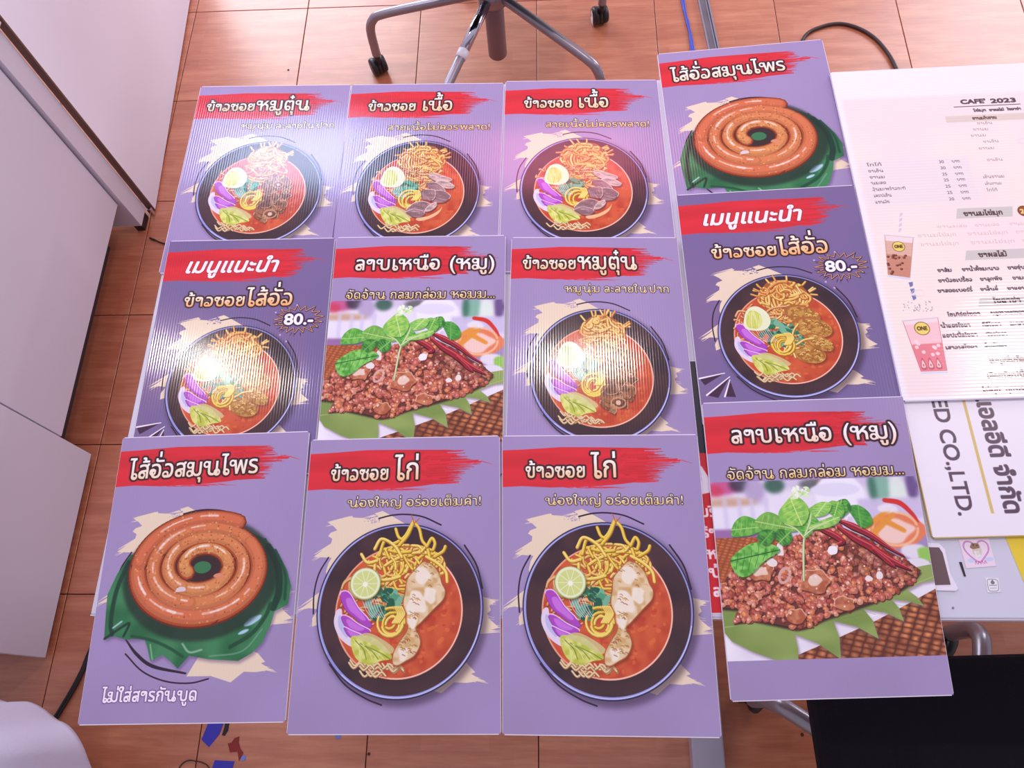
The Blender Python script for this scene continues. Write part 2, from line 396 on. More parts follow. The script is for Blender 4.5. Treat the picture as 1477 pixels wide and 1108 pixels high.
    # shallots
    for pts in ([(-.73, -.17), (-.67, -.21), (-.6, -.17), (-.5, -.02), (-.38, .1), (-.32, .2), (-.4, .2), (-.54, .1), (-.66, .0)], [(-.7, .08), (-.62, .08), (-.48, .17), (-.34, .24), (-.4, .28), (-.52, .27), (-.64, .2)], [(-.66, .2), (-.56, .24), (-.42, .3), (-.5, .34), (-.6, .3)]):
        P = curve(F(pts), 5, True)
        cv.fill([P], C(176, 70, 190)); cv.fill([P * .62 + P.mean(0) * .38], C(206, 120, 224), .9, blur=.3); cv.stroke(P[:len(P) // 2], .5, C(238, 206, 246)); cv.stroke(P[len(P) // 2:], .3, C(110, 40, 130), .7)
    for k in range(7): cv.stroke(curve(F([(-.46 + .03 * k, -.12), (-.4 + .03 * k, .02), (-.32 + .025 * k, .1)]), 4), .35, C(236, 216, 226), .8)
    # pickled mustard greens
    P = curve(F([(-.57, .33), (-.47, .3), (-.3, .32), (-.14, .44), (-.07, .55), (-.2, .58), (-.34, .62), (-.5, .54)]), 5, True)
    cv.fill([P], C(190, 196, 70), vary=(2, 9, C(226, 226, 128), 1, 1))
    for k in range(6): cv.stroke(curve(F([(-.54 + .03 * k, .34 + .015 * k), (-.46 + .05 * k, .44 + .01 * k), (-.44 + .07 * k, .56)]), 4), .5, [C(232, 232, 160), C(120, 130, 40)][k % 2], .8)
    cv.fill([curve(F([(-.5, .32), (-.36, .27), (-.16, .36), (-.04, .46), (-.12, .5), (-.3, .4)]), 4, True)], C(214, 206, 146), .8)
    # lime
    lx, ly = f(-.43, -.29)
    cv.fill([oval(lx + .5, ly + .7, R * .19)], C(90, 40, 30), .6, blur=.8)
    if kind == 'chicken':
        cv.fill([oval(lx, ly, R * .187)], C(168, 188, 96)); cv.fill([oval(lx, ly - .1, R * .176)], C(238, 240, 206)); cv.fill([oval(lx, ly, R * .15)], C(214, 222, 138))
        for k in range(10): a = k * .628; cv.stroke([(lx, ly), (lx + R * .148 * math.cos(a), ly + R * .148 * math.sin(a))], .3, C(244, 246, 214))
        cv.fill([oval(lx, ly + .4, R * .03)], C(250, 250, 230))
    else:
        cv.fill([curve(F([(-.6, -.14), (-.58, -.34), (-.5, -.46), (-.38, -.48), (-.26, -.38), (-.22, -.24), (-.28, -.12), (-.42, -.08)]), 5, True)], C(236, 236, 200))
        P = curve(F([(-.56, -.16), (-.55, -.34), (-.48, -.42), (-.36, -.36), (-.34, -.22), (-.42, -.12)]), 5, True)
        cv.fill([P], C(204, 206, 90), vary=(1.4, 11, C(226, 226, 140), .5, 2))
        for k in range(6): cv.stroke(F([(-.5 + .025 * k, -.38), (-.54 + .035 * k, -.16)]), .3, C(236, 238, 170), .8)
    # meats
    if kind == 'chicken':
        P = curve(F([(.27, -.54), (.38, -.5), (.46, -.4), (.5, -.28), (.54, -.2), (.52, -.1), (.42, .0), (.34, .08), (.26, .16), (.2, .22), (.24, .3), (.26, .4), (.2, .52), (.1, .58), (.0, .63), (-.06, .6), (-.05, .48), (.02, .36),
                     (.1, .24), (.1, .1), (.04, -.04), (.06, -.2), (.08, -.34), (.16, -.44)]), 5, True)
        cv.fill([P + [.8, 1.2]], C(130, 44, 26), .7, blur=.8)
        cv.fill([P], C(234, 206, 168), vary=(2.2, 21, C(214, 172, 116), 1, 1))
        cv.stroke(np.concatenate([P, P[:1]]), .5, C(170, 96, 50), .8)
        for (x, y, a, b) in ((.26, -.36, .1, .1), (.2, -.06, .13, .14), (.36, -.14, .08, .08), (.06, .5, .06, .07), (.16, .12, .06, .1)): cv.fill([blob(*f(x, y), R * a, R * b, r, 9, .3)], C(248, 234, 220), .9, blur=.5)
        for k in range(70):
            t = r.rand(); x, y = [(.3 + .18 * (r.rand() - .5) * 2, -.3 + .5 * (r.rand() - .5)), (.14 + .16 * (r.rand() - .5), .1 + .5 * (r.rand() - .5)), (.1 + .2 * (r.rand() - .5), .42 + .2 * (r.rand() - .5))][r.randint(3)]
            cv.stroke(curve(F([(x, y), (x + .02, y + .02 * (r.rand() - .5)), (x + .035, y + .015)]), 3), .38, [C(176, 120, 56), C(216, 160, 60), C(150, 84, 50)][r.randint(3)], .8)
    elif kind == 'beef':
        for (x, y, a, b, ro, c) in ((.34, -.26, .2, .07, .35, 0), (.42, -.14, .17, .07, .25, 0), (.3, -.06, .18, .08, .7, 1), (.34, .1, .19, .12, .3, 1), (.18, .06, .12, .12, 1.1, 1), (.06, .3, .2, .1, -.2, 1), (.0, .4, .14, .08, .1, 1), (.24, .3, .12, .05, -.7, 0)):
            P = blob(*f(x, y), R * a, R * b, r, 10, .16, ro)
            cv.fill([P + [.4, .8]], C(90, 36, 36), .7, blur=.5)
            base = [C(222, 186, 180), C(170, 126, 132)][c]
            cv.fill([P], base, vary=(1.6, 31, base * .8, 2, .6)); cv.stroke(P[:len(P) // 2], .4, C(110, 60, 66), .8); cv.stroke(P[len(P) // 2:], .35, C(240, 214, 206), .9)
            for k in range(9):
                u = (r.rand() - .5) * a * 1.3; v = (r.rand() - .5) * b; px, py = x + u * math.cos(ro) - v * math.sin(ro), y + u * math.sin(ro) + v * math.cos(ro)
                cv.stroke(F([(px, py), (px + .05 * math.cos(ro), py + .05 * math.sin(ro))]), .3, [C(120, 76, 86), C(214, 182, 182)][k % 2], .7)
        cv.fill([curve(F([(.02, .5), (.2, .46), (.36, .36), (.42, .28), (.36, .42), (.2, .52), (.06, .55)]), 4, True)], C(244, 200, 150), .9)
    elif kind == 'pork':
        for k in range(44):
            a = r.rand() * 6.28; d = math.sqrt(r.rand()); x, y = .26 + .24 * d * math.cos(a), .1 + .44 * d * math.sin(a)
            if y > .25: x -= .08
            s_ = .05 + .05 * r.rand(); P = blob(*f(x, y), R * s_, R * s_ * .8, r, 9, .3, r.rand() * 3)
            cv.fill([P + [.3, .6]], C(80, 34, 18), .8, blur=.4)
            base = [C(166, 100, 62), C(196, 140, 98), C(132, 74, 46), C(180, 112, 74)][r.randint(4)]
            cv.fill([P], base, vary=(1, 33, base * .75, 1, 1)); cv.stroke(P[len(P) // 2:-3], .35, C(232, 196, 160), .8)
        for (x, y, s_) in ((.3, -.14, .08), (.24, .42, .1), (.44, .0, .05)):
            cv.stroke(oval(*f(x, y), R * s_, R * s_ * .75, n=18), .9, C(196, 142, 104)); cv.stroke(oval(*f(x, y), R * s_ * .6, R * s_ * .45, n=14), .7, C(116, 62, 40))
            cv.fill([oval(*f(x, y), R * s_ * .35)], C(226, 186, 160))

def head(cv, small, big, xs, base, sub=None, subx=None, suby=36, sz=(10.5, 16)):
    x0, x1, x2, x3 = xs
    for t in (fit_word(small, x0, x1, base, sz[0]), fit_word(big, x2, x3, base, sz[1])):
        letter(cv, t, C(255, 248, 240), C(252, 200, 150), bold=.12, out=.8, outcol=DARK, shadow=.5)
    if sub: letter(cv, fit_word(sub, subx[0], subx[1], suby, 6.6), C(252, 236, 206), C(246, 206, 120), bold=.0, out=.3, outcol=C(70, 44, 60), shadow=.3)

def sheet_noodle(kind):
    cv = Canvas(A3W, A3H, PPU, LAV)
    cv.fill([np.array([(0, 0), (100, 0), (100, 141.4), (0, 141.4)])], LAV, vary=(60, 2, LAV * .965, 1, 1))
    red_band(cv)
    c = {'chicken': (50.8, 86., 41.2), 'beef': (49.2, 84.2, 38.6), 'pork': (50.6, 84.4, 38.8)}[kind]
    splashes(cv, c); dish(cv, *c, kind, {'chicken': 5, 'beef': 7, 'pork': 8}[kind])
    if kind == 'chicken': head(cv, 'ข้าวซอย', 'ไก่', (11.6, 42.6, 45.4, 58.8), 22.0, 'น่องใหญ่ อร่อยเต็มคำ!', (21.4, 91.0), 36.0)
    if kind == 'beef': head(cv, 'ข้าวซอย', 'เนื้อ', (12.4, 44.0, 47.4, 67.8), 21.6, 'สายเนื้อไม่ควรพลาด!', (26.4, 92.6), 37.2, sz=(10.5, 14))
    if kind == 'pork': head(cv, 'ข้าวซอย', 'หมูตุ๋น', (6.8, 39.2, 39.6, 75.4), 20.4, 'หมูนุ่ม ละลายในปาก', (31.6, 92.8), 35.2, sz=(10.5, 14.5))
    return cv

def sheet_recommended():
    cv = Canvas(A3W, A3H, PPU, SLATE)
    cv.fill([np.array([(0, 0), (100, 0), (100, 141.4), (0, 141.4)])], SLATE, vary=(40, 2, C(132, 104, 150), 1, 1))
    red_band(cv, 2)
    letter(cv, fit_word('เมนูแนะนำ', 11.5, 67.6, 21.4, 13.2, slant=.28, plain=True), C(255, 242, 246), bold=.4, out=.3, outcol=C(160, 30, 50), shadow=.3)
    splashes(cv, (49.8, 92.6, 37.4), seed=6)
    dish(cv, 49.6, 92.6, 36.8, 'sausage', 9)
    for k in (('ข้าวซอย', 15, 51.4, 10.8), ('ไส้อั่ว', 51.8, 79.4, 14.2)):
        letter(cv, fit_word(k[0], k[1], k[2], 43.4, k[3]), C(255, 246, 232), C(250, 176, 110), bold=.12, out=.8, outcol=DARK, shadow=.5)
    # spiky burst round the price
    cx, cy = 83.6, 52.6; r = np.random.RandomState(3); P = []
    for k in range(34):
        a = k * 2 * math.pi / 34; d = (1.0 if k % 2 else .66) * (1 + .25 * r.rand()); P.append((cx + 12.2 * d * math.cos(a), cy + 8 * d * math.sin(a)))
    P = np.array(P + P[:1]); cv.stroke(P, .9, C(50, 24, 50)); cv.stroke(P - .15, .35, C(240, 170, 120))
    for k in range(12):
        a = r.rand() * 6.28; p = np.array([cx + 12 * math.cos(a), cy + 8.6 * math.sin(a)]); cv.stroke([p, p + [3 * math.cos(a), 2.2 * math.sin(a)]], [.5, .1], C(60, 30, 60))
    for p in ((70, 48), (82, 43.5), (74, 62), (78, 66)): cv.fill([oval(p[0], p[1], .6, n=10)], C(200, 170, 230))
    letter(cv, fit_word('80.-', 75.2, 92.4, 55.6, 9.4), C(255, 250, 255), bold=.3, out=.8, outcol=C(60, 26, 70), shadow=.5)
    for a, b, c, col in (((0.6, 115.6), (13.8, 113.2), (3, 119.6), 0), ((3.3, 125.2), (16.2, 115.4), (9, 127), 0), ((12.4, 126.4), (16, 117.2), (18, 127), 0)):
        cv.fill([np.array([a, b, c])], C(70, 40, 66)); cv.stroke([a, b], [.95, .5], C(250, 236, 250))
    return cv

def sheet_sausage():
    cv = Canvas(A3W, A3H, PPU, LAV)
    cv.fill([np.array([(0, 0), (100, 0), (100, 141.4), (0, 141.4)])], LAV, vary=(60, 2, LAV * .965, 1, 1))
    red_band(cv, 3); splashes(cv, (50.8, 86, 41.), 3, seed=4)
    cv.stroke(curve([(17.4, 103.6), (24, 110.6), (33, 116.2), (49.4, 119.6)], 6), [.7, 1.5, 1.6, .9], INK); cv.stroke(curve([(18.2, 110.2), (28, 118.4), (40, 123), (52, 124), (61, 122.2)], 6), .7, INK)
    r = np.random.RandomState(8)
    L = [(13.5, 62.5), (8, 72), (4.6, 82), (5.4, 92), (6.4, 103.4), (11, 101.8), (17.6, 103.6), (26.6, 103), (29, 108), (31.2, 113.8), (36.8, 111), (41, 113.8), (45.2, 117.4), (50.2, 111.6), (60, 113.4), (74.6, 114.4), (81, 111), (85.8, 106),
         (89, 98), (90.4, 91.8), (96.8, 88.6), (97.6, 80), (94.8, 72), (90, 64), (82.4, 56.4), (72, 51.2), (50, 56)]
    cv.fill([np.array(L) + [.8, 1.2]], C(90, 60, 110), .5, blur=1)
    cv.fill([np.array(L)], C(40, 104, 64), vary=(9, 12, C(64, 132, 86), 1, 1))
    for pts, w, c in (([(13, 66), (9, 80), (8.4, 94), (10, 101)], 2.2, C(24, 60, 44)), ([(6.6, 103), (14, 98), (18, 96), (16, 102)], 1.2, C(20, 50, 40)), ([(20, 102), (30, 104), (40, 108), (47, 112)], 1.4, C(28, 78, 50)),
                      ([(84, 60), (90, 70), (91.6, 82), (89.6, 90)], 3.4, C(20, 52, 42)), ([(88, 62), (94, 74), (95, 86)], 1.4, C(28, 70, 54)), ([(70, 108), (80, 102), (86, 94), (88, 88)], 2, C(26, 72, 48)),
                      ([(46, 106), (50, 110), (56, 109)], .9, C(150, 190, 160)), ([(32, 113), (30, 106)], .6, C(150, 190, 150)), ([(60, 112), (76, 110), (85, 100)], .5, C(120, 170, 140)), ([(10, 98), (14, 95)], .8, C(180, 220, 220))):
        cv.stroke(curve(pts, 6), w, c, .9, blur=.25)
    cv.fill([blob(79, 96, 4.6, 1.5, r, 8, .3, -.5), blob(76, 101, 2.6, .8, r, 8, .3, -.4)], C(190, 220, 250), .9, blur=.3)
    cv.fill([oval(51, 74.6, 39.4, 30.6)], C(30, 40, 34), .75, blur=1.2)
    # one long sausage wound in a spiral
    n = 330; turns = 3.42
    t = np.linspace(0, 1, n); th = -1.9 + (1 - t) * -turns * 2 * math.pi * -1
    th = 2.55 + t * turns * 2 * math.pi
    rad = .215 + (1 - .215 - .105) * (t ** .95)
    X = 51.2 + rad * 39.4 * np.cos(th); Y = 71.4 - (1 - rad) * 3.4 + rad * 29.6 * np.sin(th)
    P = np.stack([X, Y], 1)
    wv = 6.6 + 2.0 * t + .9 * np.sin(th)
    cv.fill([oval(51.2, 69, 10, 8)], C(58, 36, 40))
    cv.fill([oval(51.5, 69.6, 4.4, 3)], C(60, 120, 80))
    for k0 in range(0, n - 1, 30):
        sl = slice(k0, min(n, k0 + 31)); q = P[sl]; w = wv[sl]
        cv.stroke(q, w * 1.14, C(112, 40, 24)); cv.stroke(q - [0, .25], w * .98, C(176, 74, 34))
    for k0 in range(0, n - 1, 30):
        sl = slice(k0, min(n, k0 + 31)); q = P[sl]; w = wv[sl]; u = k0 / n
        base = C(204, 134, 80) * (1 - u) + C(196, 98, 66) * u
        cv.stroke(q - [0, .5], w * .78, base); cv.stroke(q - [0, 1.1], w * .46, np.minimum(base * 1.13, 1), .8, blur=.3)
    for k in range(520):
        i = r.randint(n); o = (r.rand(2) - .5) * wv[i] * .75; cv.fill([oval(X[i] + o[0], Y[i] - .4 + o[1], .2 + .35 * r.rand(), n=7)], [C(236, 170, 96), C(150, 56, 30), C(190, 84, 46), C(240, 190, 120)][r.randint(4)], .6)
    for (a, b, s0) in ((.05, .16, 1), (.24, .36, 1), (.46, .53, 1), (.55, .62, .8), (.63, .69, 1), (.76, .83, 1), (.84, .9, 1), (.94, .985, .8)):
        i, j = int(a * n), int(b * n)
        seg = P[i:j] - [0, 1.5]; front = seg[:, 1].mean()
        for k in range(0, len(seg) - 2, 2):
            if r.rand() < .8: cv.stroke(seg[k:k + 3], .5 + .9 * r.rand() * s0, C(255, 232, 226), .5 + .4 * r.rand(), blur=.12)
    cv.fill([blob(41.6, 80.2, 3, 1.3, r, 8, .3, -.1)], C(226, 206, 214)); cv.fill([blob(60.4, 74.2, 2.2, 1.3, r, 8, .3)], C(222, 140, 110))
    letter(cv, fit_word('ไส้อั่วสมุนไพร', 6.4, 75, 22.8, 13.6, rot=-.02), C(255, 248, 244), C(252, 216, 180), bold=.12, out=.85, outcol=DARK, shadow=.5)
    letter(cv, fit_word('ไม่ใส่สารกันบูด', 9.6, 56.6, 131.8, 8.2), C(255, 240, 250), bold=.12, out=.22, outcol=C(96, 70, 130), shadow=.5)
    return cv

def sheet_larb():
    cv = Canvas(A3W, A3H, PPU, LAV)
    cv.fill([np.array([(0, 0), (100, 0), (100, 141.4), (0, 141.4)])], LAV, vary=(60, 2, LAV * .965, 1, 1))
    r = np.random.RandomState(15); T, B_ = 41.6, 124.9
    keep = cv.a.copy()
    R_ = lambda a, b, c, d: np.array([(a, b), (c, b), (c, d), (a, d)])
    cv.fill([R_(0, T, 100, 70)], C(214, 198, 228), vary=(9, 3, C(236, 226, 244), 1, 1))
    for x, y, a, b, c in ((6, 44, 8, 4, C(196, 70, 130)), (14, 43, 5, 4, C(60, 50, 70)), (2, 46, 4, 3, C(210, 60, 90)), (21, 46, 5, 6, C(180, 160, 200)), (31, 44, 5, 4, C(44, 84, 66)), (8, 52, 14, 2.4, C(206, 160, 130)), (52, 44, 9, 3, C(90, 90, 90)),
                          (57, 44, 5, 2.5, C(190, 150, 140)), (82, 46, 5, 8, C(120, 176, 150)), (78, 47, 2, 8, C(60, 110, 90)), (97, 46, 3, 8, C(90, 60, 120)), (90, 48, 4, 7, C(226, 240, 226))):
        cv.fill([oval(x, y, a, b)], c, .85, blur=1.4)
    cv.fill([oval(62, 50, 12, 11)], C(244, 238, 252), blur=.8); cv.fill([oval(60, 47, 12, 3.4)], C(230, 222, 244), blur=.6)
    cv.fill([R_(0, 54, 30, 65)], C(238, 230, 246), .9, blur=1.2)
    for x in (5, 12, 18, 25): cv.fill([R_(x, 50, x + 2.2, 66)], C(212, 202, 230), .7, blur=.8)
    cv.fill([R_(-2, 65, 34, 71)], C(150, 100, 160), .9, blur=.8)
    cv.fill([R_(70, 52, 102, 62)], C(206, 192, 226), .9, blur=1)
    # woven mat behind left and in front right
    def mat(poly, cell, dark, lite, seed):
        M = cv.mask([poly]); 
        if M is None: return
        m, x0, y0 = M; h, w = m.shape
        yy, xx = np.mgrid[y0:y0 + h, x0:x0 + w] / cv.k
        u = (xx * .9 + yy * .45) / cell; v = (yy * 1.1 - xx * .25) / (cell * .62)
        par = (np.floor(u) + np.floor(v)) % 2
        hgt = np.where(par > 0, np.sin((u % 1) * math.pi), np.sin((v % 1) * math.pi)) * np.sin((np.where(par > 0, v, u) % 1) * math.pi) ** .5
        nz = cv.noise(2.2, seed)[y0:y0 + h, x0:x0 + w]; nl = cv.noise(18, seed + 1)[y0:y0 + h, x0:x0 + w]
        t = np.clip(hgt * (.35 + .8 * nz) * (.6 + .6 * nl), 0, 1)[..., None]
        cv.put((m, x0, y0), dark * (1 - t) + lite * t)
    mat(R_(-1, 69, 34, 90), 2.6, C(150, 70, 40), C(226, 136, 80), 41)
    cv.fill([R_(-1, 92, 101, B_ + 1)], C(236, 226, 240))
    # plate rim
    cv.fill([np.array([(-1, 96), (-1, 124.9), (30, 124.9), (60, 110), (101, 98), (101, 84), (50, 80)])], C(226, 214, 234), vary=(14, 6, C(244, 236, 248), 1, 1))
    mat(np.array([(24, 125.5), (34, 122.4), (52, 116), (68, 110), (84, 103), (101, 95), (101, 125.5)]), 4.6, C(92, 40, 30), C(244, 154, 96), 42)
    # tomato, carrot on the right
    cv.fill([blob(87, 68, 13, 9, r, 10, .1)], C(232, 128, 88), blur=.5); cv.fill([blob(86, 67, 8, 6.4, r, 9, .25)], C(246, 206, 196), blur=.7); cv.stroke(oval(86, 67, 10.6, 8, n=30), 1.2, C(246, 190, 150), .9, blur=.3)
    for p in ([(72, 66), (84, 58)], [(74, 70), (86, 60)], [(80, 62), (90, 68)]): cv.stroke(p, [3.2, 2.2], C(234, 150, 60), 1, blur=.4)
    cv.fill([blob(84, 57, 5, 2, r, 8, .2), blob(93, 78, 6, 3.6, r, 8, .2), blob(70, 58, 4, 2, r, 8, .2)], C(240, 230, 240), .9, blur=.6)
    cv.stroke(curve([(83, 53), (90, 54.6), (95, 60), (97.4, 64)], 6), [2.2, 2.6, 2, .8], C(214, 50, 44), 1, blur=.2)
    cv.fill([blob(98, 80, 4, 4, r, 8, .2)], C(150, 200, 90), blur=.6); cv.fill([blob(94, 84, 6, 3, r, 8, .2)], C(230, 222, 236), blur=.5)
    # banana leaf, cut in points
    zig = [(-1, 93), (8, 90), (30, 96), (101, 84), (101, 91.6), (94.4, 92.4), (86.9, 95.6), (91, 99), (93.5, 103.2), (86, 100.6), (79.2, 99.8), (82, 104), (83.2, 109.8), (75, 105.4), (65.4, 103.6), (69, 109), (70.5, 117), (61, 111.4), (50.8, 108.6), (52.6, 116), (52, 125.3),
           (42, 118), (32.3, 114), (33, 120), (32.5, 125.3), (23.3, 125.3), (12, 121), (2.8, 116.2), (-1, 111)]
    cv.fill([np.array(zig) + [.6, 1]], C(120, 90, 110), .6, blur=.8)
    cv.fill([np.array(zig)], C(128, 150, 76), vary=(12, 14, C(148, 168, 92), 1.6, .6)); cv.stroke([(0, 110), (30, 107), (60, 103), (100, 90)], .4, C(176, 190, 120), .8)
    for k in range(20):
        x = r.rand() * 90; cv.stroke([(x, 100 + r.rand() * 8), (x + 9, 99 + r.rand() * 12)], .2, C(110, 134, 64), .5)
    # shaded foot of the heap, then the minced meat crumb by crumb
    md = np.array([(-1, 95), (3, 88), (6, 84.4), (14, 81), (21.7, 79), (30, 73), (42.8, 67.6), (52, 65), (59.3, 64.6), (70, 70), (81.2, 77.6), (90, 83), (94.9, 87), (90, 92), (83.1, 95.8), (72, 100), (61.8, 103), (48, 107), (38, 110.8), (33.5, 111.4), (24.4, 109.2), (14, 107), (4.4, 108), (9, 102), (-1, 101)])
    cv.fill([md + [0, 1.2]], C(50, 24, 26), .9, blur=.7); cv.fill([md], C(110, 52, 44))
    from_poly = lambda x, y: (lambda q: bool((((md[:, 1] > y) != (np.roll(md, -1, 0)[:, 1] > y)) & (x < (np.roll(md, -1, 0)[:, 0] - md[:, 0]) * (y - md[:, 1]) / (np.roll(md, -1, 0)[:, 1] - md[:, 1] + 1e-9) + md[:, 0])).sum() % 2))(0)
    pts = []
    while len(pts) < 980:
        x, y = r.rand() * 97, 64 + r.rand() * 48
        if from_poly(x, y): pts.append((x, y))
    pts.sort(key=lambda p: p[1])
    for x, y in pts:
        s_ = .75 + 1.35 * r.rand(); P = blob(x, y, s_, s_ * .8, r, 8, .32, r.rand() * 3)
        c = [C(196, 112, 88), C(172, 84, 66), C(214, 140, 118), C(150, 66, 54), C(204, 118, 80), C(186, 100, 90)][r.randint(6)]
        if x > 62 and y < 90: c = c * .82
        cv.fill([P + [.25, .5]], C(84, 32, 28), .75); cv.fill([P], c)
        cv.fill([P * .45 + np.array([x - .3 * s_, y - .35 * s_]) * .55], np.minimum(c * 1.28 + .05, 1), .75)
    for x, y, a, b in ((44.6, 90.6, 7, 5.6), (20, 85, 6, 4.6), (57, 101, 4.6, 3.2), (34, 106, 4.4, 3.4)):
        P = blob(x, y, a, b, r, 12, .16); cv.fill([P + [.4, .8]], C(90, 36, 28), .8, blur=.3); cv.fill([P], C(206, 128, 92), vary=(1.6, 51, C(178, 92, 66), 1, 1)); cv.stroke(P[len(P) // 2:], .5, C(240, 190, 160), .8)
    cv.fill([blob(44.6, 90, 3.6, 2.6, r, 9, .2), blob(19.4, 85, 4, 2.4, r, 9, .2)], C(244, 216, 200), .9, blur=.3)
    cv.stroke(oval(30.8, 87.4, 2.2, 3.6, rot=.5, n=20), 1.3, C(220, 168, 160)); cv.fill([blob(25.6, 81.2, 2.4, 2, r, 8, .2), blob(30.2, 75.4, 1.8, 3, r, 8, .25), blob(70, 90, 1.6, 1.4, r, 8, .2), blob(75, 88.6, 1.5, 1.8, r, 8, .2)], C(240, 226, 226))
    for k in range(90):
        x, y = pts[r.randint(len(pts))]; cv.fill([oval(x, y, .3 + .3 * r.rand(), n=7)], C(250, 224, 214), .8)
    # dried chillies
    for pts_, w in (([(51, 66), (56, 68.6), (60, 72), (58, 73.6)], [2.4, 3.4, 3.2, 1.2]), ([(60, 62), (66, 65), (74, 69.6), (82, 76), (88, 80)], [1.4, 3.6, 3, 1.8, .6]), ([(59, 65), (66, 70.6), (73, 75), (80, 80.6), (90, 86.4)], [1.6, 3.4, 4.2, 4.2, .8]), ([(74, 76), (80, 82), (83, 85)], [1.4, 3, .8])):
        q = curve(pts_, 7); w = np.array(w)
        cv.stroke(q + [.3, .7], w, C(60, 14, 20)); cv.stroke(q, w * .85, C(170, 30, 40)); cv.stroke(q - [.1, .5], w * .3, C(226, 90, 96), .9)
        cv.stroke(q + [.4, .4], w * .25, C(110, 24, 60), .7)
    cv.fill([blob(54.9, 76.4, 2.5, 2.2, r, 9, .12)], C(250, 240, 250)); cv.fill([blob(54.4, 59.6, 4, 2.2, r, 8, .25), blob(63.4, 59, 1.8, 3, r, 8, .2)], C(240, 232, 244))
    # herb sprig
    G1, G2, G3 = C(86, 168, 62), C(128, 192, 84), C(52, 120, 50)
    def leaf(pts_, c, c2, vein):
        P = curve(pts_, 6, True); n2 = len(P); a, b = P[0], P[n2 // 2]
        cv.fill([P + [.4, .7]], C(40, 70, 36), .5, blur=.3)
        cv.fill([P], c, vary=(1.6, 61, c2, 1, 1)); cv.stroke([a, b], .5, vein)
        for k in range(1, 7):
            m = a + (b - a) * k / 7.
            for e in (P[int(n2 * .5 * k / 8.)], P[-1 - int(n2 * .5 * k / 8.)]): cv.stroke([m, m * .3 + e * .7], .22, vein, .8)
    leaf([(30, 75.4), (24, 71.8), (16.6, 72), (10, 75.6), (6, 80), (8.6, 86.6), (14, 87), (22, 80.6)], G1 * .95, C(140, 210, 100), C(40, 100, 44))
    leaf([(25, 64), (20, 60.4), (14.4, 58.6), (9.6, 62), (7.8, 68), (13, 68.4), (19, 67.4)], G1, G2, C(170, 214, 120))
    leaf([(40, 66), (33, 60), (26, 57), (20, 61.4), (24, 66), (32, 67)], G2 * .9, G2, C(190, 220, 130)); leaf([(36, 67), (30, 65.6), (28.6, 70), (32, 73.4), (36, 71.6)], G3, G1, C(150, 200, 110))
    leaf([(28, 66), (22, 66), (20, 70.4), (24, 73), (28, 70)], G3, G1, C(120, 180, 90))
    leaf([(70, 66), (75.4, 64), (74.6, 58.6), (70, 55), (65, 56), (67, 61)], G3 * 1.2, G1, C(120, 180, 90)); leaf([(60, 61), (66, 57), (65, 52), (60, 53), (58, 57)], G3, G1, C(170, 214, 120))
    leaf([(58, 60), (54, 56), (58, 52.4), (63, 55), (62, 60.4)], G1, G2, C(180, 220, 120)); leaf([(49, 60), (46, 56.6), (52, 53), (57.4, 54), (55, 58.6)], G2, C(160, 216, 96), C(206, 232, 150))
    leaf([(42.6, 70), (39, 63.6), (42, 59.4), (47, 58.6), (51, 64), (47, 67)], G1, G2, C(190, 226, 140)); leaf([(42, 64), (34, 63), (31.4, 58), (36, 52), (40, 49.4), (45, 53), (46, 58.6)], G2, C(164, 214, 92), C(214, 236, 150))
    leaf([(44, 66), (50, 62.6), (58, 60), (60.6, 62), (54, 65.6)], G2, C(170, 216, 100), C(206, 232, 150))
    for pts_, w in (([(39.6, 90), (41, 78), (42.4, 70), (46, 63), (47.4, 58)], [.9, 1.2, 1.1, .7, .5]), ([(42.4, 70), (39, 65.6), (34, 63)], [1, .8, .5]), ([(42.6, 69), (48, 65.4), (55, 63)], [1, .8, .5])):
        cv.stroke(curve(pts_, 6), w, C(150, 178, 110)); cv.stroke(curve(pts_, 6) - [.15, 0], np.array(w) * .5, C(226, 236, 190))
    for k in range(34):
        a = -math.pi * r.rand(); d = 1.5 + 4.2 * r.rand(); cv.fill([blob(43.6 + d * math.cos(a), 50.6 + d * math.sin(a), 1.2, .8, r, 7, .4, r.rand() * 3)], [C(226, 240, 200), C(190, 224, 150), C(246, 250, 230)][r.randint(3)])
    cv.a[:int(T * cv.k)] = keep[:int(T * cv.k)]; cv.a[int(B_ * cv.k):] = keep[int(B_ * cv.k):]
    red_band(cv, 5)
    for t in (fit_word('ลาบเหนือ', 12.2, 62.8, 21.8, 12.6), fit_word('(หมู)', 67.4, 94.6, 21.8, 12.6)):
        letter(cv, t, C(255, 250, 252), C(252, 214, 190), bold=.14, out=.95, outcol=DARK, shadow=.5)
    letter(cv, fit_word('จัดจ้าน กลมกล่อม หอมม...', 8.4, 94.8, 40.4, 7.8), C(255, 244, 220), C(248, 206, 120), bold=.0, out=.5, outcol=C(60, 30, 44), shadow=.4)
    return cv
MENU_W, MENU_H = 460.0, 646.0
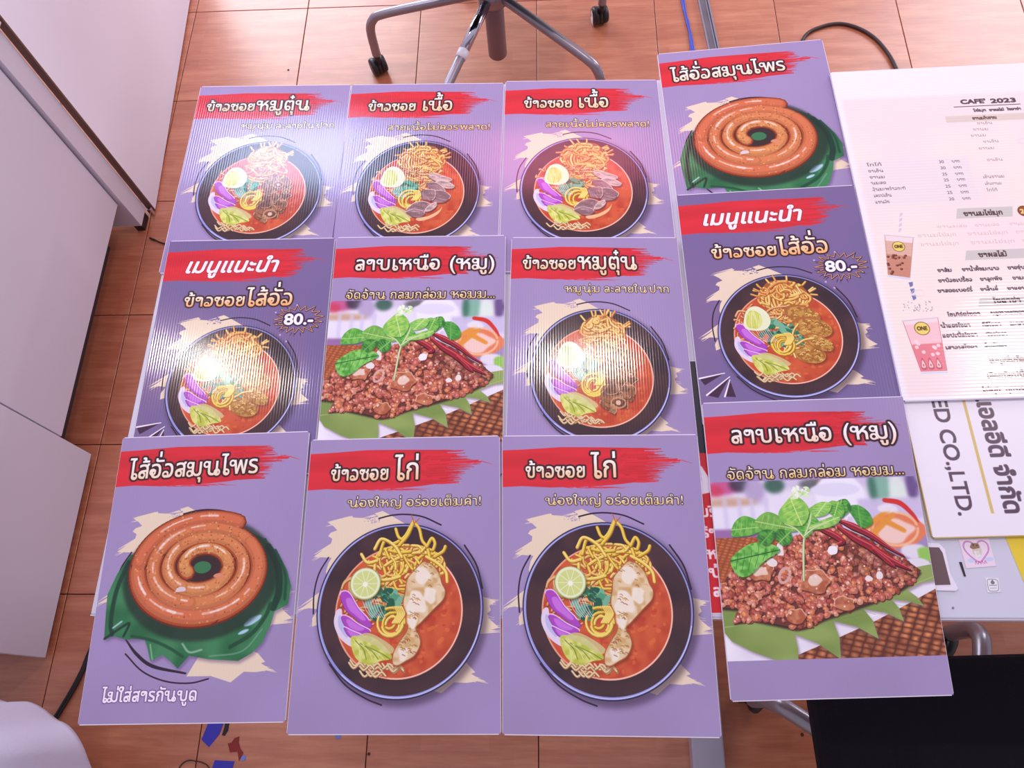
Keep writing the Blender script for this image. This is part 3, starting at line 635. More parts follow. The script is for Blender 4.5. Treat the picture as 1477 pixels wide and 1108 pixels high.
def sheet_menu():
    W_ = C(248, 238, 244); PINK = C(250, 226, 228); TXT = C(96, 70, 84); BAR = C(208, 200, 196)
    cv = Canvas(MENU_W, MENU_H, 2.3, W_)
    r = np.random.RandomState(5)
    Rr = lambda a, b, c, d: [np.array([(a, b), (c, b), (c, d), (a, d)])]
    cv.fill(Rr(8, 64, 452, 640), PINK, blur=4, vary=(120, 3, C(250, 232, 226), 1, 1))
    def t(s_, x, y, size, col=TXT, x1=None, b=.35, a=1.0):
        if x1: letter(cv, fit_word(s_, x, x1, y, size), col, bold=b, alpha=a)
        else: letter(cv, word(s_, x, y, size)[0], col, bold=b, alpha=a)
    t("CAFE'", 214, 86, 13, x1=258, b=.9); t('2023', 266, 87, 13, x1=311, b=.9)
    cv.fill(Rr(200, 91.5, 316, 93), TXT)
    t('ไข่มุก', 232, 104.5, 8, x1=254); t('ชาผลไม้', 259, 105, 8, x1=285); t('โซดาซ่า', 290, 105, 8, x1=314)
    cv.fill(Rr(180, 112, 330, 126.5), C(228, 208, 200)); t('ชานมโบราณ', 226, 122, 9, C(110, 80, 70), 268)
    for y, x1 in ((133, 258), (146, 248), (159, 241), (173, 259), (187, 248), (212, 256)): t('ชานม' if x1 < 250 else 'ชาเย็น', x1 - 27, y, 8, C(170, 140, 148), x1, .1)
    cv.fill(Rr(14, 200, 198, 292), C(236, 224, 230), .6, blur=3)
    for y, a, n in ((212, 'โกโก้', '30'), (225, 'ชาเย็น', '30'), (238, 'ชานม', '25'), (250, 'นมสด', '25'), (263, 'วุ้นมะพร้าวกะทิ', '25'), (276, 'เครปเย็น', '25'), (289, 'แซนวิช', '20')):
        w = {'วุ้นมะพร้าวกะทิ': 56, 'เครปเย็น': 30, 'แซนวิช': 24}.get(a, 26)
        t(a, 26, y, 9, x1=26 + w, b=.2); t(n, 148, y, 8.5, x1=157, b=.2); t('บาท', 170, y, 8.5, x1=184, b=.2)
    for y, w in ((247, 36), (261, 28), (274, 18)): t('เย็นชานม' if w > 20 else 'โกโก้', 214, y, 8.5, C(140, 110, 122), 214 + w, .15)
    for (x0, x1, y0, y1, s_, tx0, tx1) in ((154, 246, 306, 326, 'ชานมไข่มุก', 165, 229), (150, 244, 388, 406, 'ชาผลไม้', 170, 216), (151, 250, 475, 491, 'โซดาซ่า', 173, 216)):
        cv.fill([np.array([(x0 + 3, y0), (x1 + 2, y0), (x1 - 3, y1), (x0 - 3, y1)])], BAR, .9); t(s_, tx0, y1 - 5, 13, C(92, 62, 66), tx1, .5)
    cv.fill([oval(264, 316, 10.5)], C(132, 56, 36)); cv.fill([oval(264, 316, 8.6)], C(158, 84, 44)); t('25', 257.5, 320.5, 12, C(250, 226, 130), 270.5, .6)
    fa = C(226, 190, 190)
    for y, it in ((343, ((116, 166), (178, 218), (234, 268))), (359, ((81, 145), (162, 228), (240, 280))), (376, ((82, 145), (163, 235), (246, 280)))):
        for a, b in it: t('ชานมไข่มุก' if b - a > 50 else 'ชานมสด', a, y, 9.5, fa, b, .2)
    for y, it in ((426, (('ชาส้ม', 99, 122), ('ชาน้ำผึ้งมะนาว', 138, 197), ('ชาองุ่น', 210, 238))), (445, (('ชาบ๊วยเปรี้ยว', 96, 150), ('ชาลูกพีช', 162, 197), ('ชามะนาว', 213, 250))), (463.5, (('ชาสตอเบอร์รี่', 91, 146), ('ชาลิ้นจี่', 158, 186), ('ชาแอปเปิ้ล', 200, 246))),
                  (506.5, (('โยเกิร์ตโซดา', 97, 148), ('บลูฮาวายโซดา', 164, 216))), (526, (('น้ำแดงโซดา', 82, 128), ('กีวีโซดา', 146, 175), ('มะนาวโซดา', 189, 232))), (543, (('แอปเปิ้ลโซดา', 81, 135), ('บ๊วยโซดา', 148, 180))), (563.5, (('เสาวรสโซดา', 81, 130), ('ลิ้นจี่โซดา', 141, 174))),
                  (589, (('เมนูเพิ่มท็อปปิ้ง', 142, 214),)), (614, (('เลือกท็อปปิ้งได้', 132, 206),)), (637, (('ไข่มุก, บุกบราวน์', 120, 204),))):
        big = y > 580
        for s_, a, b in it: t(s_, a, y, 13 if big else 9.5, C(110, 66, 70) if big else TXT, b, .5 if big else .25)
    # two takeaway cups, printed small
    def cup(P, lo, c_top, c_bot, rim):
        (ax, ay), (bx, by), (cx_, cy_), (dx, dy) = P
        cv.fill([np.array(P)], C(246, 222, 226)); cv.fill([np.array([(ax + (dx - ax) * lo, ay + (dy - ay) * lo), (bx + (cx_ - bx) * lo, by + (cy_ - by) * lo), (cx_, cy_), (dx, dy)])], c_top)
        m = .48; cv.fill([np.array([(ax + (dx - ax) * m, ay + (dy - ay) * m), (bx + (cx_ - bx) * m, by + (cy_ - by) * m), (cx_, cy_), (dx, dy)])], c_bot, blur=1.2)
        cv.stroke(np.array(list(P) + [P[0]]), .9, rim); cv.stroke([(ax - 1, ay), (bx + 1, by)], 2.2, C(226, 206, 216))
        cv.stroke([(dx, dy + 3), (cx_, cy_ + 3)], 2.4, C(206, 214, 246), .9)
    cup([(29, 352), (74, 359), (53, 434), (20, 427)], .14, C(226, 178, 160), C(206, 140, 116), C(186, 140, 130))
    for k in range(19):
        x, y = 27 + r.rand() * 30, 385 + r.rand() * 42; x -= (y - 385) * .15
        cv.fill([oval(x, y, 2.4, 2.0)], C(104, 48, 40)); cv.fill([oval(x - .6, y - .6, .7)], C(200, 130, 110))
    cup([(26, 512), (81, 508), (75, 599), (36, 599)], .08, C(250, 200, 206), C(236, 128, 142), C(206, 110, 126))
    for k in range(9): cv.fill([oval(38 + r.rand() * 34, 546 + r.rand() * 26, 3, 3)], C(252, 220, 224), .9)
    for x in (42, 53, 65): cv.fill([curve([(x - 4.5, 594), (x - 2.6, 582), (x, 576), (x + 2.8, 582), (x + 4.8, 594), (x, 597)], 5, True)], C(206, 96, 110)); cv.fill([curve([(x - 3, 592), (x, 580), (x + 3, 592)], 5, True)], C(252, 206, 206)); cv.fill([oval(x, 589, .9, 2.2)], C(190, 80, 96))
    for x, y, R_ in ((47, 375, 10.2), (53, 526, 12)):
        cv.fill([oval(x, y, R_, R_ * .98)], C(120, 96, 36)); cv.fill([oval(x, y, R_ * .9, R_ * .88)], C(246, 216, 110)); letter(cv, fit_word('ONE', x - R_ * .66, x + R_ * .66, y + R_ * .26, R_ * .8), C(96, 66, 30), bold=.6)
    for k in range(4): cv.fill([np.array([(62 - k * 2.6, 311 + k * 10), (67 - k * 2.6, 309 + k * 10), (65 - k * 2.6, 315 + k * 10), (60 - k * 2.6, 318 + k * 10)])], C(222, 200, 220))
    for k in range(3): cv.fill([np.array([(49, 443 + k * 12), (56, 442 + k * 12), (55, 449 + k * 12), (50, 452 + k * 12)])], C(120, 120, 176))
    for k in range(40): cv.fill([oval(30 + r.rand() * 48, 478 + r.rand() * 18, .8 + .4 * r.rand(), n=7)], C(170, 140, 160), .9)
    for x, y in ((60, 462), (110, 586), (104, 604), (300, 172), (312, 190)):
        for k in range(4): cv.stroke(oval(x + k, y, 12 - k * 2, 7 - k, n=14, a0=.5 + k, a1=3.4 + k), .8, C(232, 214, 226), .9)
    return cv

SIGN_W, SIGN_H = 500.0, 720.0
def sheet_sign():
    """company sign seen turned a quarter: its lines run down the sheet"""
    cv = Canvas(SIGN_W, SIGN_H, 1.6, C(240, 230, 242)); TXT = C(88, 62, 84)
    def down(s_, y0, y1, x, size, bold):
        g, e = word(s_, 0, 0, size, plain=True); k = (y1 - y0) / e
        P = [np.stack([x - p[:, 1], y0 + p[:, 0] * k], -1) for p in g]
        letter(cv, P, TXT, bold=bold)
    down('GRAPHIC L', 330, 492, 43, 32, .9); down('ED CO.,LTD.', 508, 691, 43, 32, .9)
    down('แอลอีดี จำกัด', 506, 690, 109, 36, 1.3)
    cv.fill([np.array([(87, 200), (91.5, 200), (93, 688), (88.6, 688)])], C(214, 184, 112))
    return cv

def sheet_banner():
    cv = Canvas(290, 380, 1.6, C(206, 24, 40))
    Rr = lambda a, b, c, d: [np.array([(a, b), (c, b), (c, d), (a, d)])]
    cv.fill(Rr(0, 0, 290, 190), C(30, 22, 46)); cv.fill(Rr(0, 150, 290, 186), C(206, 24, 40)); cv.fill([np.array([(0, 178), (30, 170), (46, 208), (20, 214), (0, 206)])], C(236, 226, 240))
    for k, (s_, y) in enumerate((('บริการ', 246), ('ร้าน', 276), ('หมู', 306), ('ป้าย', 332), ('ลด', 358))): letter(cv, word(s_, 14 + 1.2 * k, y, 22)[0], C(250, 230, 236), bold=.5)
    return cv

def sheet_heart():
    cv = Canvas(42, 40, 8, C(238, 214, 232)); r = np.random.RandomState(4)
    cv.fill([oval(10, 30, 6, 3), oval(35, 30, 6, 3)], C(200, 206, 240), blur=1)
    P = curve([(21, 12), (16, 5), (8, 4), (4, 10), (6, 18), (13, 27), (21, 33), (29, 27), (37, 18), (38, 9), (33, 4), (26, 5)], 6, True)
    cv.stroke(np.concatenate([P, P[:1]]), 2, C(176, 96, 170)); cv.stroke(np.concatenate([P, P[:1]]), .7, C(226, 170, 220))
    cv.fill([blob(21, 16, 6.4, 10, r, 9, .1)], C(214, 200, 190)); cv.fill([blob(20, 10, 6.6, 4.6, r, 9, .2)], C(150, 112, 90)); cv.fill([oval(18, 9, 1), oval(23, 9.6, 1)], C(60, 40, 40)); cv.fill([blob(21, 21, 4, 5, r, 8, .2)], C(236, 228, 224))
    for k in range(24): cv.stroke([(15 + 12 * r.rand(), 5 + 20 * r.rand()), (15 + 12 * r.rand(), 5 + 20 * r.rand())], .15, C(120, 90, 80), .4)
    for k in range(4): cv.stroke(curve([(14 + k * 4.4, 35.6), (15.4 + k * 4.4, 31.4), (17 + k * 4.4, 35.4)], 4), .8, C(196, 70, 150))
    return cv
def sheet_badge():
    cv = Canvas(20, 20, 10, C(232, 226, 236))
    P = curve([(3, 3), (10, 1.6), (17, 3), (18, 8), (17, 17), (10, 18.6), (3, 17), (2, 8)], 5, True)
    cv.stroke(np.concatenate([P, P[:1]]), .8, C(120, 110, 124)); cv.fill([oval(10, 6.4, 3, 2.4), oval(10, 4, 1.4, 1.4)], C(120, 116, 128)); cv.fill([np.array([(4, 9.6), (16, 9.6), (16, 10.6), (4, 10.6)])], C(140, 130, 140)); cv.fill([np.array([(5, 13.6), (15, 13.6), (15, 14.4), (5, 14.4)])], C(170, 164, 172))
    return cv
PPU = 8.5
# ------------------------------------------------------------------ materials
def rgb(r, g, b):
    f = lambda c: ((c / 255 + .055) / 1.055) ** 2.4 if c > 10 else c / 255 / 12.92
    return (f(r), f(g), f(b), 1)
def mat(name, col, rough=.5, metal=0.0, coat=0.0, spec=.5, noise=None, bump=None):
    m = bpy.data.materials.new(name); m.use_nodes = True; nt = m.node_tree; b = nt.nodes['Principled BSDF']
    b.inputs['Base Color'].default_value = col; b.inputs['Roughness'].default_value = rough; b.inputs['Metallic'].default_value = metal
    b.inputs['Specular IOR Level'].default_value = spec
    if coat: b.inputs['Coat Weight'].default_value = coat; b.inputs['Coat Roughness'].default_value = .08
    if noise:      # (scale, other colour, (stretch))
        tc = nt.nodes.new('ShaderNodeTexCoord'); mp = nt.nodes.new('ShaderNodeMapping'); n = nt.nodes.new('ShaderNodeTexNoise'); r = nt.nodes.new('ShaderNodeMix'); r.data_type = 'RGBA'
        mp.inputs['Scale'].default_value = noise[2] if len(noise) > 2 else (1, 1, 1); n.inputs['Scale'].default_value = noise[0]; n.inputs['Detail'].default_value = 5
        nt.links.new(tc.outputs['Object'], mp.inputs[0]); nt.links.new(mp.outputs[0], n.inputs[0]); nt.links.new(n.outputs[0], r.inputs[0])
        r.inputs[6].default_value = col; r.inputs[7].default_value = noise[1]; nt.links.new(r.outputs[2], b.inputs['Base Color'])
        if bump:
            bp = nt.nodes.new('ShaderNodeBump'); bp.inputs['Strength'].default_value = bump; bp.inputs['Distance'].default_value = .002
            nt.links.new(n.outputs[0], bp.inputs['Height']); nt.links.new(bp.outputs[0], b.inputs['Normal'])
    return m
def to_image(name, cv):
    im = bpy.data.images.new(name, cv.w, cv.h); im.colorspace_settings.name = 'sRGB'
    px = np.ones((cv.h, cv.w, 4), np.float32); px[..., :3] = np.clip(cv.a[::-1], 0, 1)
    im.pixels.foreach_set(px.ravel()); im.update(); return im
def print_mat(name, im, flutes=66, axis=0, strength=.125, rough=.11, spec=.5, patch=1.0):
    """gloss-laminated print: the hollow board's flutes show as fine parallel ripples"""
    m = bpy.data.materials.new(name); m.use_nodes = True; nt = m.node_tree; b = nt.nodes['Principled BSDF']; L = nt.links
    t = nt.nodes.new('ShaderNodeTexImage'); t.image = im; t.interpolation = 'Cubic'; t.extension = 'EXTEND'
    uv = nt.nodes.new('ShaderNodeUVMap'); L.new(uv.outputs[0], t.inputs[0]); L.new(t.outputs[0], b.inputs['Base Color'])
    b.inputs['Roughness'].default_value = rough; b.inputs['Specular IOR Level'].default_value = spec
    sx = nt.nodes.new('ShaderNodeSeparateXYZ'); L.new(uv.outputs[0], sx.inputs[0])
    mu = nt.nodes.new('ShaderNodeMath'); mu.operation = 'MULTIPLY'; mu.inputs[1].default_value = flutes * 2 * math.pi; L.new(sx.outputs[axis], mu.inputs[0])
    sn = nt.nodes.new('ShaderNodeMath'); sn.operation = 'SINE'; L.new(mu.outputs[0], sn.inputs[0])
    oi = nt.nodes.new('ShaderNodeObjectInfo'); ad = nt.nodes.new('ShaderNodeVectorMath'); ad.operation = 'ADD'; L.new(uv.outputs[0], ad.inputs[0]); L.new(oi.outputs['Location'], ad.inputs[1])
    mp = nt.nodes.new('ShaderNodeMapping'); mp.inputs['Scale'].default_value = (60, 4, 1) if axis == 0 else (4, 60, 1); L.new(ad.outputs[0], mp.inputs[0])
    nz = nt.nodes.new('ShaderNodeTexNoise'); nz.inputs['Scale'].default_value = 1.0; nz.inputs['Detail'].default_value = 3; L.new(mp.outputs[0], nz.inputs[0])
    n2 = nt.nodes.new('ShaderNodeTexNoise'); n2.inputs['Scale'].default_value = 120; L.new(uv.outputs[0], n2.inputs[0])
    a1 = nt.nodes.new('ShaderNodeMath'); a1.operation = 'MULTIPLY_ADD'; a1.inputs[1].default_value = 1.5; L.new(nz.outputs[0], a1.inputs[0]); L.new(sn.outputs[0], a1.inputs[2])
    a2 = nt.nodes.new('ShaderNodeMath'); a2.operation = 'MULTIPLY_ADD'; a2.inputs[1].default_value = .15; L.new(n2.outputs[0], a2.inputs[0]); L.new(a1.outputs[0], a2.inputs[2])
    bp = nt.nodes.new('ShaderNodeBump'); bp.inputs['Strength'].default_value = strength; bp.inputs['Distance'].default_value = .00028
    L.new(a2.outputs[0], bp.inputs['Height']); L.new(bp.outputs[0], b.inputs['Normal'])
    return m

M_WHITE = mat('white_laminate', rgb(216, 210, 226), .32, noise=(3, rgb(208, 202, 218)))
M_DOOR = mat('gloss_white_door', rgb(236, 234, 250), .22)
M_EDGE = mat('white_plastic_core', rgb(236, 224, 240), .4)
M_TABLE = mat('table_laminate', rgb(212, 208, 226), .35, noise=(4, rgb(206, 202, 220)))
M_TUBE = mat('grey_tube', rgb(150, 140, 150), .3, metal=.6)
M_CHROME = mat('chrome', rgb(200, 196, 214), .15, metal=1.0)
M_BLACK = mat('black_plastic', rgb(34, 28, 34), .4)
M_FABRIC = mat('black_fabric', rgb(20, 18, 26), .95, spec=.2, noise=(400, rgb(28, 26, 34)), bump=.4)
M_BROWN = mat('raw_brown_board', rgb(120, 82, 70), .7, noise=(30, rgb(80, 46, 36), (1, 1, .2)))
M_PLINTH = mat('dark_plinth', rgb(70, 50, 52), .6)
M_CLOTH = mat('white_cloth', rgb(226, 224, 248), .85, noise=(300, rgb(216, 212, 240)), bump=.2)
M_STEEL = mat('painted_steel', rgb(176, 166, 184), .35, metal=.2)

def tile_mat():
    m = bpy.data.materials.new('wood_look_tile'); m.use_nodes = True; nt = m.node_tree; b = nt.nodes['Principled BSDF']; L = nt.links
    tc = nt.nodes.new('ShaderNodeTexCoord'); oi = nt.nodes.new('ShaderNodeObjectInfo')
    off = nt.nodes.new('ShaderNodeVectorMath'); off.operation = 'MULTIPLY_ADD'; off.inputs[1].default_value = (7, 13, 5)
    cmb = nt.nodes.new('ShaderNodeCombineXYZ')
    for k in range(3): L.new(oi.outputs['Random'], cmb.inputs[k])
    L.new(cmb.outputs[0], off.inputs[0]); L.new(tc.outputs['Object'], off.inputs[2])
    def nz(scale, det, rough):
        mp = nt.nodes.new('ShaderNodeMapping'); mp.inputs['Scale'].default_value = scale; L.new(off.outputs[0], mp.inputs[0])
        n = nt.nodes.new('ShaderNodeTexNoise'); n.inputs['Scale'].default_value = 1; n.inputs['Detail'].default_value = det; n.inputs['Roughness'].default_value = rough; L.new(mp.outputs[0], n.inputs[0]); return n
    n1 = nz((4.5, 34, 1), 6, .62); n2 = nz((14, 150, 1), 4, .6)
    br = nt.nodes.new('ShaderNodeTexBrick'); br.inputs['Scale'].default_value = 1; br.inputs['Brick Width'].default_value = .15; br.inputs['Row Height'].default_value = .032; br.inputs['Mortar Size'].default_value = 0; br.offset = .37
    br.inputs['Color1'].default_value = (0, 0, 0, 1); br.inputs['Color2'].default_value = (1, 1, 1, 1); L.new(off.outputs[0], br.inputs[0])
    a = nt.nodes.new('ShaderNodeMix'); a.data_type = 'FLOAT'; a.inputs[0].default_value = .3; L.new(n1.outputs[0], a.inputs[2]); L.new(n2.outputs[0], a.inputs[3])
    a2 = nt.nodes.new('ShaderNodeMix'); a2.data_type = 'FLOAT'; a2.inputs[0].default_value = .07; L.new(a.outputs[0], a2.inputs[2]); L.new(br.outputs[0], a2.inputs[3])
    cr = nt.nodes.new('ShaderNodeValToRGB'); e = cr.color_ramp.elements
    e[0].position = .26; e[0].color = rgb(164, 90, 62); e[1].position = .74; e[1].color = rgb(212, 140, 108)
    x = e.new(.46); x.color = rgb(184, 106, 76); x = e.new(.58); x.color = rgb(198, 122, 90)
    L.new(a2.outputs[0], cr.inputs[0]); L.new(cr.outputs[0], b.inputs['Base Color'])
    b.inputs['Roughness'].default_value = .36; b.inputs['Specular IOR Level'].default_value = 1.0
    bp = nt.nodes.new('ShaderNodeBump'); bp.inputs['Strength'].default_value = .03; bp.inputs['Distance'].default_value = .0005; L.new(n1.outputs[0], bp.inputs['Height']); L.new(bp.outputs[0], b.inputs['Normal'])
    return m
M_TILE = tile_mat()
M_GROUT = mat('grout', rgb(92, 52, 40), .9, noise=(60, rgb(64, 34, 28)))

# ------------------------------------------------------------------ object helpers
def obj(name, bm, m, parent=None, smooth=False):
    me = bpy.data.meshes.new(name); bmesh.ops.recalc_face_normals(bm, faces=bm.faces); bm.to_mesh(me); bm.free()
    for x in (m if isinstance(m, list) else [m]): me.materials.append(x)
    if smooth:
        for p in me.polygons: p.use_smooth = True
    o = bpy.data.objects.new(name, me); COL.objects.link(o)
    if parent: o.parent = parent
    return o
def tag(o, label=None, cat=None, group=None, kind=None):
    if label: o['label'] = label
    if cat: o['category'] = cat
    if group: o['group'] = group
    if kind: o['kind'] = kind
    return o
def thing(name, loc, label, cat, group=None, rz=0):
    o = bpy.data.objects.new(name, None); COL.objects.link(o); o.location = loc; o.rotation_euler.z = rz; o.empty_display_size = .05
    return tag(o, label, cat, group)
def box(bm, x0, x1, y0, y1, z0, z1, bev=0):
    vs = [bm.verts.new((x, y, z)) for z in (z0, z1) for x, y in ((x0, y0), (x1, y0), (x1, y1), (x0, y1))]
    fs = [bm.faces.new([vs[i] for i in f]) for f in ((3, 2, 1, 0), (4, 5, 6, 7), (0, 1, 5, 4), (1, 2, 6, 5), (2, 3, 7, 6), (3, 0, 4, 7))]
    if bev:
        es = set(e for f in fs for e in f.edges); bmesh.ops.bevel(bm, geom=list(es), offset=bev, segments=2, affect='EDGES', profile=.5)
    return bm
def tube(bm, pts, r, n=12, cap=True):
    pts = [Vector(p) for p in pts]; rings = []; N = len(pts)
    rr = r if isinstance(r, (list, tuple)) else [r] * N
    ref = None
    for i, p in enumerate(pts):
        d = (pts[min(i + 1, N - 1)] - pts[max(i - 1, 0)]).normalized()
        if ref is None: ref = d.orthogonal().normalized()
        ref = (ref - d * ref.dot(d)).normalized(); s = d.cross(ref)
        rings.append([bm.verts.new(p + (ref * math.cos(2 * math.pi * k / n) + s * math.sin(2 * math.pi * k / n)) * rr[i]) for k in range(n)])
    for a, b in zip(rings, rings[1:]):
        for k in range(n): bm.faces.new((a[k], a[(k + 1) % n], b[(k + 1) % n], b[k]))
    if cap:
        bm.faces.new(rings[0][::-1]); bm.faces.new(rings[-1])
    return bm
def spl(pts, n=8):
    return [tuple(p) for p in curve3(pts, n)]
def curve3(pts, n=8):
    p = np.asarray(pts, float); q = np.concatenate([2 * p[:1] - p[1:2], p, 2 * p[-1:] - p[-2:-1]]); t = np.linspace(0, 1, n, endpoint=False)[:, None]; o = []
    for i in range(len(p) - 1):
        a, b, c, d = q[i], q[i + 1], q[i + 2], q[i + 3]; o.append(.5 * (2 * b + (c - a) * t + (2 * a - 5 * b + 4 * c - d) * t ** 2 + (3 * b - a - 3 * c + d) * t ** 3))
    return np.concatenate(o + [p[-1:]])
def lathe(bm, prof, n=24, axis='z', c=(0, 0, 0), M=None):
    rings = []
    for r, z in prof:
        ring = []
        for k in range(n):
            a = 2 * math.pi * k / n; p = Vector((r * math.cos(a), r * math.sin(a), z))
            if M: p = M @ p
            ring.append(bm.verts.new(p + Vector(c)))
        rings.append(ring)
    for a, b in zip(rings, rings[1:]):
        for k in range(n): bm.faces.new((a[k], a[(k + 1) % n], b[(k + 1) % n], b[k]))
    bm.faces.new(rings[0][::-1]); bm.faces.new(rings[-1])
    return bm
def prism(bm, poly, z0, z1):
    n = len(poly); a = [bm.verts.new((x, y, z0)) for x, y in poly]; b = [bm.verts.new((x, y, z1)) for x, y in poly]
    bm.faces.new(a[::-1]); bm.faces.new(b)
    for k in range(n): bm.faces.new((a[k], a[(k + 1) % n], b[(k + 1) % n], b[k]))
    return bm

# ------------------------------------------------------------------ floor: every tile a piece of its own
TS = .38
bm = bmesh.new(); box(bm, -4.2 * TS, 9.2 * TS, -11 * TS, 5.2 * TS, -.03, -.004)
floor = tag(obj('floor', bm, M_GROUT), kind='structure')
bm = bmesh.new(); h = TS / 2 - .0011; box(bm, -h, h, -h, h, -.0045, 0, .0012)
t0 = None
for i in range(-4, 9):
    for j in range(-11, 5):
        if t0 is None: t0 = obj('tile', bm, M_TILE, floor); o = t0
        else: o = t0.copy(); COL.objects.link(o); o.parent = floor
        o.location = ((i + .5) * TS, (j + .5) * TS, 0)

# ------------------------------------------------------------------ white cabinets along the left side
cab = thing('storage_cabinet', (-.3, -1.8, 0), 'nearer white storage cabinet, shaded smooth side panel beside the table', 'cabinet')
def part(name, m, parent, *boxes, bev=0, smooth=False):
    bm = bmesh.new(); L = parent.location
    for b in boxes: box(bm, b[0] - L.x, b[1] - L.x, b[2] - L.y, b[3] - L.y, b[4] - L.z, b[5] - L.z, bev)
    return obj(name, bm, m, parent, smooth)
part('side_panel', M_WHITE, cab, (-.022, -.004, -2.047, -1.553, .022, .735), bev=.0012)
part('body', M_WHITE, cab, (-.6, -.024, -2.04, -1.56, .03, .73))
part('top', M_WHITE, cab, (-.62, .0, -2.052, -1.548, .737, .76), bev=.002)
part('plinth', M_PLINTH, cab, (-.58, -.03, -2.02, -1.57, 0, .028))
cab = thing('storage_cabinet', (-.3, -1.2, 0), 'farther white storage cabinet, tall pale panel over a dark recessed base', 'cabinet')
part('side_panel', M_WHITE, cab, (-.030, -.014, -1.545, -.872, .14, .695), bev=.0012)
part('body', M_WHITE, cab, (-.6, -.032, -1.535, -.880, .145, .69))
part('plinth', M_PLINTH, cab, (-.56, -.10, -1.52, -.92, 0, .144))
wr = thing('wardrobe', (-.3, -.4, 0), 'tall white wardrobe with a flat door at the back left', 'wardrobe')
part('side_panel', M_WHITE, wr, (-.6, -.002, -.867, -.806, .03, 1.75), bev=.0012)
part('foot', M_BLACK, wr, (-.03, -.006, -.862, -.815, 0, .03))
bm = bmesh.new()
for z0, z1 in ((.008, 1.75),):
    P = [(.014 - .3 + .6, -.803 + .4)]
D0, D1 = Vector((.014, -.800)), Vector((-.026, .056)); d = (D1 - D0).normalized(); nn = Vector((d.y, -d.x)) * -1; nn = Vector((-abs(d.y), d.x * 1)) if False else Vector((d.y, -d.x))
inn = -nn if nn.x > 0 else nn
q = [D0 + d * .006, D1 + d * .2, D1 + d * .2 + inn * .018, D0 + d * .006 + inn * .018]
L = wr.location
prism(bm, [(p.x - L.x, p.y - L.y) for p in q], .008, 1.75)
door = obj('door', bm, M_DOOR, wr)
bm = bmesh.new(); q = [D0, D0 + d * .006, D0 + d * .006 + inn * .018, D0 + inn * .018]
prism(bm, [(p.x - L.x, p.y - L.y) for p in q], .008, 1.75); tag(obj('edge_strip', bm, M_BROWN, door), 'brown unfinished door edge')
bm = bmesh.new(); box(bm, .001 - L.x, .013 - L.x, -.812 - L.y, -.8015 - L.y, .004, .03, .001); obj('hinge_pin', bm, M_CHROME, door)
part('countertop', M_WHITE, wr, (-.62, .0125, -.90, -.805, .70, .72), bev=.001)

# ------------------------------------------------------------------ table
TZ = .75
tb = thing('table', (1.5, -1.55, 0), 'long white laminate table carrying all the printed boards', 'table')
bm = bmesh.new(); L = tb.location
box(bm, .507 - L.x, 2.55 - L.x, -2.027 - L.y, -1.062 - L.y, TZ - .025, TZ, .002); obj('tabletop', bm, M_TABLE, tb)
part('edge_trim', M_EDGE, tb, (.5062, 2.552, -2.0285, -2.0271, TZ - .022, TZ - .002))
part('apron', M_STEEL, tb, (.58, 2.45, -1.95, -1.92, TZ - .075, TZ - .026), (.58, 2.45, -1.17, -1.14, TZ - .075, TZ - .026))
for x, yf in ((.62, -1.9), (1.50, -2.36), (2.40, -1.9)):
    part('leg', M_STEEL, tb, (x - .022, x + .022, -1.62, -1.50, .04, TZ - .076), bev=.003)
    part('foot', M_STEEL, tb, (x - .034, x + .034, yf, -1.1, 0, .04), bev=.004)
g = [(1.688, -1.9237), (1.7216, -1.9242), (1.7285, -1.933), (1.7293, -1.9667), (1.7359, -1.987), (1.7321, -1.9902), (1.688, -1.9892)]
bm = bmesh.new(); prism(bm, [(x - L.x, y - L.y) for x, y in g], TZ + .0003, TZ + .002); gf = obj('grommet_frame', bm, M_EDGE, tb)
g = [(1.690, -1.9297), (1.7205, -1.9304), (1.7240, -1.938), (1.7264, -1.9817), (1.690, -1.9828)]
bm = bmesh.new(); prism(bm, [(x - L.x, y - L.y) for x, y in g], TZ + .0021, TZ + .0026); tag(obj('grommet_recess', bm, mat('dark_recess', rgb(104, 76, 82), .5), gf), 'brown cable opening')
bm = bmesh.new(); prism(bm, [(x - L.x, y - L.y) for x, y in ((1.745, -1.9505), (1.7486, -1.9505), (1.7503, -1.9703), (1.7477, -1.9703))], TZ + .0002, TZ + .0008); tag(obj('slot', bm, M_BLACK, tb), 'small dark slot')
bm = bmesh.new(); lathe(bm, [(.0016, TZ), (.0016, TZ + .0006)], 10, c=(1.7244 - L.x, -2.0129 - L.y, 0)); obj('screw_cap', bm, M_TUBE, tb)

